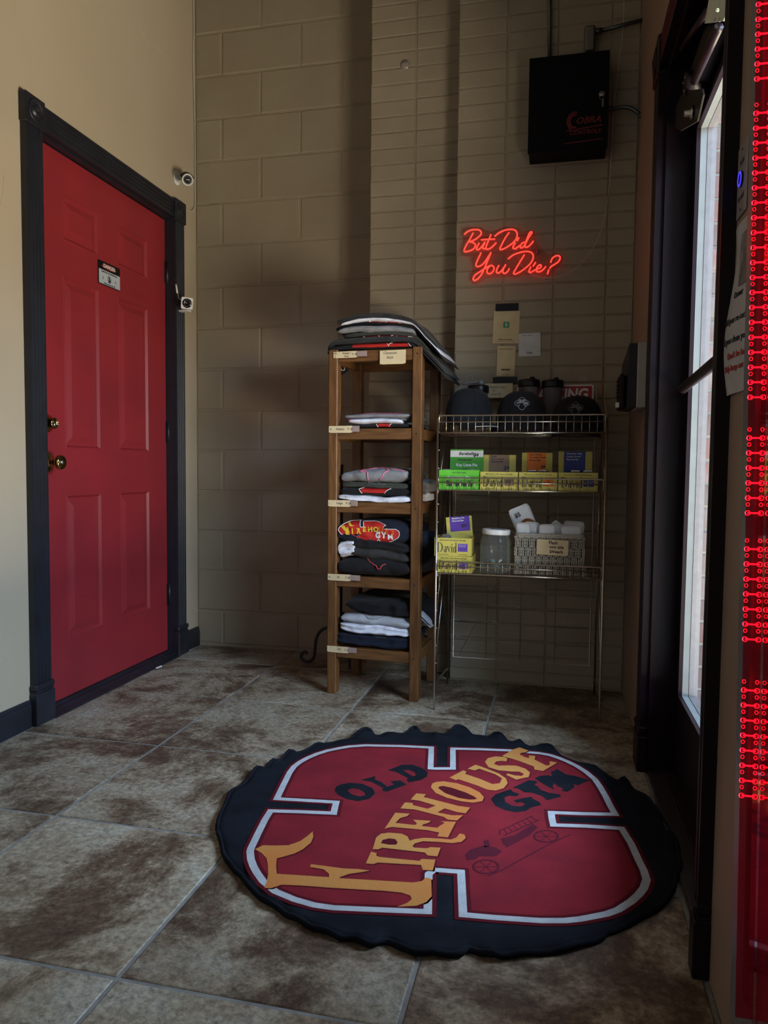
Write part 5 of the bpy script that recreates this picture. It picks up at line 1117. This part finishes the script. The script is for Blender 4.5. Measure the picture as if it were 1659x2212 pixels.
# snack cartons
M_yel = mat('yellow_carton', (.50, .44, .09), .55); M_grn = mat('lime_carton', (.10, .46, .03), .55); M_grn2 = mat('green_carton', (.06, .30, .03), .55)
M_brn = mat('brown_print', (.22, .14, .09), .6); M_blu = mat('blue_print', (.02, .035, .22), .6); M_pur = mat('purple_print', (.09, .035, .32), .6)
M_foil = mat('foil_wrapper', (.45, .46, .48), .25, .8, bump=.5, bscale=120)
M_boxin = mat('carton_board', (.40, .38, .33), .8)
def serif_david(b, F, H, W_):
    """condensed high contrast serif letters of the word David, drawn as shapes"""
    def R(x0, y0, x1, y1): b.prism([[(x0*W_, y0*H), (x1*W_, y0*H), (x1*W_, y1*H), (x0*W_, y1*H)]], F, 0, .0005)
    def ring(cx, cy, rx, ry, tx, ty, a0=0, a1=2*PI):
        n = 20; o = []; i_ = []
        for k in range(n+1):
            t = a0+(a1-a0)*k/n; o.append(((cx+rx*math.cos(t))*W_, (cy+ry*math.sin(t))*H)); i_.append(((cx+(rx-tx)*math.cos(t))*W_, (cy+(ry-ty)*math.sin(t))*H))
        if a1-a0 > 6.2: b.prism([o[:-1], i_[:-1][::-1]], F, 0, .0005)
        else: b.prism([o+i_[::-1]], F, 0, .0005)
    R(.02, 0, .065, 1); R(0, 0, .10, .03); R(0, .97, .10, 1); ring(.09, .5, .185, .5, .055, .035, -PI/2, PI/2)      # D
    ring(.385, .16, .062, .17, .040, .03); R(.415, .0, .455, .50); ring(.395, .48, .060, .12, .045, .03, 0, PI*.9)    # a
    b.prism([[(.475*W_, .60*H), (.53*W_, .60*H), (.585*W_, .12*H), (.635*W_, .60*H), (.655*W_, .60*H), (.585*W_, 0)]], F, 0, .0005); R(.465, .585, .55, .605); R(.61, .585, .67, .605)   # v
    R(.70, 0, .742, .60); R(.685, 0, .765, .025); R(.685, .58, .742, .605); ring(.720, .80, .026, .06, .025, .055)     # i
    ring(.860, .29, .072, .31, .042, .03); R(.900, 0, .942, 1); R(.885, .975, .942, 1); R(.900, 0, .965, .025)         # d
def carton(name, label, x0, x1, z0, z1, mt, kind, col=None, y0=-.716, dep=.14, rot=0, openb=True, group='yellow protein bar cartons on the rack'):
    w = x1-x0; h = z1-z0; t = thing(name, label, 'carton', ((x0+x1)/2, y0, z0), rot, group); M = WM[t.name]
    b = MB(M); th = .0012
    b.box(-w/2, w/2, 0, th, 0, h); b.box(-w/2, w/2, dep-th, dep, 0, h); b.box(-w/2, -w/2+th, th, dep-th, 0, h); b.box(w/2-th, w/2, th, dep-th, 0, h); b.box(-w/2+th, w/2-th, th, dep-th, 0, th)
    b.build('tray', mt, t)
    F = M @ frame((0, -.0001, 0), (1, 0, 0), (0, 0, 1))
    if kind == 'david':
        b = MB(); b.text('28g Protein | 150 Calories | 0g Sugar', .0068, F @ Matrix.Translation((0, h*.88, 0)), sx=.98); b.text('see side panel for details', .0035, F @ Matrix.Translation((-w*.25, h*.09, 0))); b.text('contains milk and nuts', .0035, F @ Matrix.Translation((w*.28, h*.09, 0))); b.build('small_print', M_ink, t)
        b = MB(); serif_david(b, F @ Matrix.Translation((-w*.42, h*.20, 0)), h*.55, w*.55); b.build('lettering', M_ink, t)
        b = MB(); b.box(w*.14, w*.40, h*.26, h*.70, 0, .0004, F); bd = b.build('flavour_square', col, t)
        return t, M, F, w, h, bd
    b = MB(); b.text('PROTEIN BAR', .0085, F @ Matrix.Translation((0, h*.86, 0))); b.text('Barebells', .030, F @ Matrix.Translation((0, h*.30, 0)), bold=.03, shear=.3, sx=.95); b.build('lettering', M_ink, t)
    b = MB(); b.text('Key Lime Pie', .0165, F @ Matrix.Translation((0, h*.62, 0)), bold=.03); b.build('white_lettering', P_wht, t)
    return t, M, F, w, h, None
def lid_panel(t, M, w, h, x, y, z, tilt, mt, sq, texts, price=None, ink=M_ink, sqrect=None, roll=0, px=(.2, -.2), psz=.018):
    F = M @ Matrix.Translation((x, y, z)) @ Matrix.Rotation(tilt, 4, 'X') @ Matrix.Rotation(roll, 4, 'Y') @ frame((0, 0, 0), (1, 0, 0), (0, 0, 1))
    b = MB(); nt2 = 14; pl_ = [(-w/2, 0), (w/2, 0)]
    for k in range(nt2+1): pl_.append((w/2+(.0015 if k % 2 else 0), h*k/nt2))
    for k in range(nt2, -1, -1): pl_.append((-w/2-(.0015 if k % 2 else 0), h*k/nt2))
    b.prism([pl_[2:]], F, -.0012, 0); lp = b.build('lid_panel', mt, t)
    if sq is not None:
        r = sqrect or (-.34, .30, .12, 1.0); b = MB(); b.box(r[0]*w, r[1]*w, r[2]*h, r[3]*h, 0, .0005, F); b.build('flavour_square', sq, lp)
    b = MB()
    for (s_, xx, yy, sz) in texts: b.text(s_, sz, F @ Matrix.Translation((xx*w, yy*h, .0006)), 'LEFT', bold=.02)
    b.build('lettering', ink, lp)
    if price: b = MB(); b.text(price, psz, F @ Matrix.Translation((px[0]*w, px[1]*h, .0011)), bold=.03, shear=.15); b.build('price_lettering', M_ink, lp)
    return lp, F
BZ = .8375
t, M, F, w, h, _ = carton('snack_carton', 'lime green Key Lime Pie carton standing at the left of the middle shelf', 1.351, 1.501, BZ, .911, M_grn, 'bb', group='protein bar cartons on the middle shelf')
lp, F2 = lid_panel(t, M, .128, .098, .012, .132, .056, -.05, M_grn2, None, [('PROTEIN BAR', -.26, .62-.04, .0085)], None)
b = MB(); b.box(-.064, .064, .068, .093, 0, .0005, F2); b.build('white_band', P_wht, lp)
b = MB(); b.text('Barebells', .0165, F2 @ Matrix.Translation((-.0, .081, .0006)), bold=.02, shear=.25); b.text('$4', .018, F2 @ Matrix.Translation((.036, .076, .0012)), bold=.04, shear=.2); b.text('natural flavours', .005, F2 @ Matrix.Translation((0, .022, .0006))); b.build('lettering', M_ink, lp)
b = MB(); b.text('Key Lime Pie', .0155, F2 @ Matrix.Translation((0, .037, .0006)), bold=.03); b.build('white_lettering', P_wht, lp)
for x0, x1, nm, sq, tx, pr in ((1.5045, 1.642, 'brown', M_brn, ['Salted', 'Peanut Butter', 'Flavored Bar'], '$4'), (1.6455, 1.783, 'orange', M_orange, ['Peanut Butter', 'Chocolate Chunk', 'Flavored Bar'], '$4'), (1.7865, 1.924, 'blue', M_blu, ['Chocolate Chip', 'Cookie Dough', 'Flavored Bar'], None)):
    t, M, F, w, h, bd = carton('snack_carton', 'yellow protein bar carton with %s flavour square on the middle shelf' % ('a '+nm if nm[0] not in 'o' else 'an '+nm), x0, x1, BZ, .9055, M_yel, 'david', sq, group='protein bar cartons on the middle shelf')
    ink = P_wht if nm == 'blue' else M_ink
    b = MB(); [b.text(s_, .0052, F @ Matrix.Translation((w*.16, h*(.63-.09*i), .0005)), 'LEFT') for i, s_ in enumerate(tx)]; b.build('flavour_text', ink, bd)
    lh = {'brown': .083, 'orange': .092, 'blue': .097}[nm]
    lid_panel(t, M, .122 if nm != 'orange' else .112, lh, -.008, .132, .050, -.03, M_yel, sq, [(s_, -.27, .92-.115*i, .0088) for i, s_ in enumerate(tx)], pr, ink, px=(.22, .40) if nm == 'brown' else (.20, .42), psz=.020 if nm == 'brown' else .015)
for i, (x, r, wh) in enumerate(((1.69, .1, 'left one in the carton with the orange square'), (1.73, -.1, 'right one in the carton with the orange square'), (1.845, .05, 'left one in the carton with the blue square'), (1.885, .2, 'right one in the carton with the blue square'), (1.375, .1, 'left one in the lime green carton'), (1.475, -.3, 'right one in the lime green carton'))):
    b = MB(); M_ = Matrix.Translation((x, -.64, BZ+.003)) @ Matrix.Rotation(r*.4, 4, 'Z'); vs = []
    b.box(-.016, .016, -.05, .05, 0, .069, M_, .004); b.box(-.015, .015, -.052, .052, .069, .0735, M_)
    tag(b.build('snack_bar', M_foil), 'foil-wrapped bar, '+wh, 'snack bar', 'foil-wrapped bars in the cartons')
LB = .5255
t, M, F, w, h, bd = carton('snack_carton', 'yellow carton with a purple square, lower of two on the bottom shelf', 1.343, 1.478, LB, LB+.062, M_yel, 'david', M_pur, group='purple-square cartons on the bottom shelf')
b = MB(); [b.text(s_, .0052, F @ Matrix.Translation((w*.16, h*(.63-.09*i), .0005)), 'LEFT') for i, s_ in enumerate(['Blueberry Pie', 'Flavored Bar'])]; b.build('flavour_text', P_wht, bd)
t, M, F, w, h, bd = carton('snack_carton', 'yellow carton with a purple square and raised lid, upper of two on the bottom shelf', 1.337, 1.475, LB+.0625, LB+.130, M_yel, 'david', M_pur, y0=-.712, rot=.03, group='purple-square cartons on the bottom shelf')
b = MB(); [b.text(s_, .0052, F @ Matrix.Translation((w*.16, h*(.63-.09*i), .0005)), 'LEFT') for i, s_ in enumerate(['Blueberry Pie', 'Flavored Bar'])]; b.build('flavour_text', P_wht, bd)
lid_panel(t, M, .098, .092, .020, .09, .052, -.05, M_yel, M_pur, [('Blueberry Pie', -.27, .93, .0088), ('Flavored Bar', -.27, .82, .0088)], '$4', P_wht, (-.36, .42, .38, 1.0), -.10, (.18, .60), .018)
b = MB(); b.lathe([(.016, 0), (.018, .003), (.010, .012), (0, .014)], 12, Matrix.Translation((1.362, -.66, LB+.127))); 
b = MB(); b.box(-.02, .02, -.04, .04, 0, .075, Matrix.Translation((1.372, -.655, LB+.066)) @ Matrix.Rotation(.1, 4, 'Z'), .008); tag(b.build('snack_bar', M_foil), 'pale wrapper end poking from the upper purple-square carton', 'snack bar')
# cash jar
jr = thing('cash_jar', 'clear wide-mouth jar with a white lid and folded bills inside', 'jar', (1.563, -.665, LB)); M = WM[jr.name]
b = MB(M); b.lathe([(0, .001), (.050, .001), (.056, .006), (.0585, .020), (.0585, .118), (.054, .134), (.049, .142), (.049, .152)], 36); b.build('jar_body', M_jar, jr)
b = MB(M @ Matrix.Translation((0, 0, .146)) @ Matrix.Rotation(.04, 4, 'Y')); b.lathe([(.0515, 0), (.0525, .002), (.0525, .017), (.050, .0195), (0, .0195)], 36); ld = b.build('lid', M_white, jr)
b = MB(M @ Matrix.Translation((0, 0, .146)) @ Matrix.Rotation(.04, 4, 'Y')); b.prism([[(-.02, -.02), (.025, -.012), (.034, -.030), (.028, .004), (-.022, -.004)]], Matrix(), .0196, .0202); b.build('lid_slot', M_black, ld)
M_bill = mat('green_banknote', (.20, .25, .21), .8, col2=(.12, .16, .13), scale=90)
for i, (x, y, r, tlt) in enumerate(((-.018, .0, .3, .75), (.006, -.012, -.5, 1.1), (.014, .014, .9, .45), (-.006, .02, 1.7, 1.25), (.020, -.006, 2.4, .9))):
    M2 = M @ Matrix.Translation((x, y, .014)) @ Matrix.Rotation(r, 4, 'Z') @ Matrix.Rotation(tlt, 4, 'Y'); b = MB(M2)
    vs = []; fs = []
    for k in range(9):
        q = k/8; zc = .006*math.sin(q*3)
        for yy in (-.012, .012): vs.append((zc-.0006, yy, q*.055)); vs.append((zc+.0006, yy, q*.055))
    for k in range(8): a = 4*k; fs += [(a, a+4, a+6, a+2), (a+1, a+3, a+7, a+5), (a, a+1, a+5, a+4), (a+2, a+6, a+7, a+3)]
    b.add(vs, fs, smooth=True); tag(b.build('banknote', M_bill), 'folded greenish banknote inside the clear jar', 'banknote', 'folded banknotes in the clear jar')
# woven basket with pouches
BX0, BX1, BY0, BY1, BZ0, BZ1 = 1.636, 1.884, -.716, -.55, .527, .680
bs = thing('woven_basket', 'cream paper-rope woven basket on the bottom shelf of the rack', 'basket', ((BX0+BX1)/2, (BY0+BY1)/2, BZ0))
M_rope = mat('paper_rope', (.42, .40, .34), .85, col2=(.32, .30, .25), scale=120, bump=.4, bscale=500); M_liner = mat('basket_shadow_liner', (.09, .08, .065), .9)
b = MB(); t_ = .004
b.box(BX0+.005, BX1-.005, BY0+.006, BY0+.010, BZ0+.002, BZ1-.006); b.box(BX0+.005, BX1-.005, BY1-.010, BY1-.006, BZ0+.002, BZ1-.006); b.box(BX0+.006, BX0+.010, BY0+.008, BY1-.008, BZ0+.002, BZ1-.006); b.box(BX1-.010, BX1-.006, BY0+.008, BY1-.008, BZ0+.002, BZ1-.006); b.box(BX0+.006, BX1-.006, BY0+.008, BY1-.008, BZ0+.001, BZ0+.005)
b.build('liner', M_liner, bs)
def rope_side(p0, p1, out, parent):
    p0 = Vector(p0); p1 = Vector(p1); d = (p1-p0); n = int(d.length/.0125); b = MB(); o = Vector(out)
    for i in range(n+1):
        c = p0+d*(i/n); tdir = d.normalized()
        rows = 13; hh = (BZ1-BZ0-.012)/rows
        for r_ in range(rows):
            z = BZ0+.004+r_*hh; sg = 1 if (i+r_//3) % 2 else -1
            for q in (-1, 1):
                a = c+tdir*(q*.0030)+o*(.0015 if (r_//3+i) % 2 else .0)+Vector((0, 0, z)); e = a+tdir*(.0022*sg)+Vector((0, 0, hh*.96))
                mid = (a+e)/2+o*.0022; b.tube([a, mid, e], [.0018, .0027, .0018], 5, caps=False)
    for k in range(4):
        z = BZ0+.020+k*.037; b.tube([p0+Vector((0, 0, z))-o*.001, p1+Vector((0, 0, z))-o*.001], .0022, 5)
    b.build('woven_side', M_rope, parent, kind='stuff')
rope_side((BX0+.004, BY0+.005, 0), (BX1-.004, BY0+.005, 0), (0, -1, 0), bs); rope_side((BX1-.005, BY0+.008, 0), (BX1-.005, BY1-.008, 0), (1, 0, 0), bs); rope_side((BX0+.005, BY0+.008, 0), (BX0+.005, BY1-.008, 0), (-1, 0, 0), bs)
b = MB(); rim = [(x, y, BZ1-.003) for x, y in [((BX0+BX1)/2+p[0], (BY0+BY1)/2+p[1]) for p in rrect((BX1-BX0)/2-.004, (BY1-BY0)/2-.004, .012)]]
b.tube(rim, .0045, 7, True); b.tube([(x, y, z-.007) for x, y, z in rim], .0035, 6, True); b.build('rim', M_rope, bs)
t = thing('price_card', 'tan card lettered Flash Oats Sale clipped on the woven basket', 'card', (1.768, BY0-.006, .60)); F = fback(1.771, .6335, BY0-.0055) @ Matrix.Rotation(-.03, 4, 'Z')
b = MB(); b.prism([rrect(.0560, .028, .004)], F, 0, .0015); b.build('card', M_tan, t)
b = MB(); b.text('Flash', .017, F @ Matrix.Translation((.002, .017, .0015)), bold=.03, sx=.95); b.text('oats sale', .0155, F @ Matrix.Translation((.014, .002, .0015)), bold=.03, sx=.95); b.text('$4/each', .016, F @ Matrix.Translation((.014, -.015, .0015)), bold=.03, sx=.95); b.build('lettering', M_ink, t)
M_pouch = mat('white_pouch', (.62, .66, .70), .35, scale=20, bump=.2, bscale=30)
def pouch(label, cx, cy, z0, w, h, roll, lean, group=None):
    t = thing('oat_pouch', label, 'pouch', (cx, cy, z0), 0, group); F = WM[t.name] @ Matrix.Rotation(lean, 4, 'X') @ Matrix.Rotation(roll, 4, 'Y') @ frame((0, 0, 0), (1, 0, 0), (0, 0, 1))
    vs = []; fs = []; n = 8
    for sgn in (1, -1):
        for i in range(n+1):
            for j in range(n+1):
                u, v = i/n, j/n; x = (u-.5)*w; y = v*h; r = .012
                ex = max(0, abs(x)-(w/2-r)); ey = max(0, y-(h-r)); d = math.hypot(ex, ey)
                if d > r: x = math.copysign(w/2-r+ex*r/d, x); y = h-r+ey*r/d
                puff = .010*math.sin(PI*u)**.7*(1-max(0, (v-.75)/.25))*(.3+.7*math.sin(PI*min(1, v+.15))) if v < 1 else 0
                vs.append((x, y, sgn*(.0008+max(0, puff))))
    m_ = (n+1)**2
    for i in range(n):
        for j in range(n): a = i*(n+1)+j; fs.append((a, a+n+1, a+n+2, a+1)); fs.append((m_+a, m_+a+1, m_+a+n+2, m_+a+n+1))
    for i in range(n):
        for (a, c) in ((i, i+1), (n*(n+1)+i, n*(n+1)+i+1)): fs.append((a, c, m_+c, m_+a))
        for (a, c) in ((i*(n+1), (i+1)*(n+1)), (i*(n+1)+n, (i+1)*(n+1)+n)): fs.append((a, m_+a, m_+c, c))
    b = MB(); b.add(vs, fs, F, True); b.build('bag', M_pouch, t)
    b = MB(); b.box(-w/2+.003, w/2-.003, h*.90, h*.915, .0012, .0020, F); b.build('zip_seal', P_wht, t)
    return t, F
t, F = pouch('white oat pouch with a brown oval print, leaning highest out of the basket', 1.700, -.640, .640, .082, .148, -.42, .0)
b = MB(); b.lathe([(1, .0), (1, .0006), (0, .0006)], 26, F @ Matrix.Translation((.008, .060, .0115)) @ Matrix.Diagonal((.030, .036, 1, 1))); b.build('brown_oval', mat('brown_oval_print', (.26, .09, .03), .6), t)
b = MB(); b.text('oats', .027, F @ Matrix.Translation((.006, .070, .0122)), bold=0); b.text('jr', .02, F @ Matrix.Translation((.018, .048, .0122))); b.build('pale_lettering', M_tan, t)
b = MB(); b.text('$5', .022, F @ Matrix.Translation((-.012, .118, .0085)), bold=.03); b.build('price_lettering', M_ink, t)
GP = 'white pouches in the woven basket'
PL = ('front-left plain white pouch, partly behind the tan card', 'second white pouch from the left, behind the front-left one', 'tilted white pouch leaning right, in the middle of the basket', 'white pouch directly above the tan card', 'white pouch just right of the tan card, set back', 'broad white pouch at the front right corner of the basket', 'grey-white pouch rising behind the broad front right one')
for i, (x, y, w_, h_, r_, l_) in enumerate(((1.668, -.690, .052, .098, -.05, .05), (1.690, -.672, .058, .100, .06, .03), (1.735, -.655, .06, .115, .62, 0), (1.752, -.690, .058, .094, -.03, .05), (1.785, -.668, .060, .094, .04, .0), (1.836, -.688, .070, .092, -.01, .05), (1.842, -.645, .075, .105, .05, .02))):
    pouch(PL[i], x, y, .622, w_, h_, r_, l_, GP)
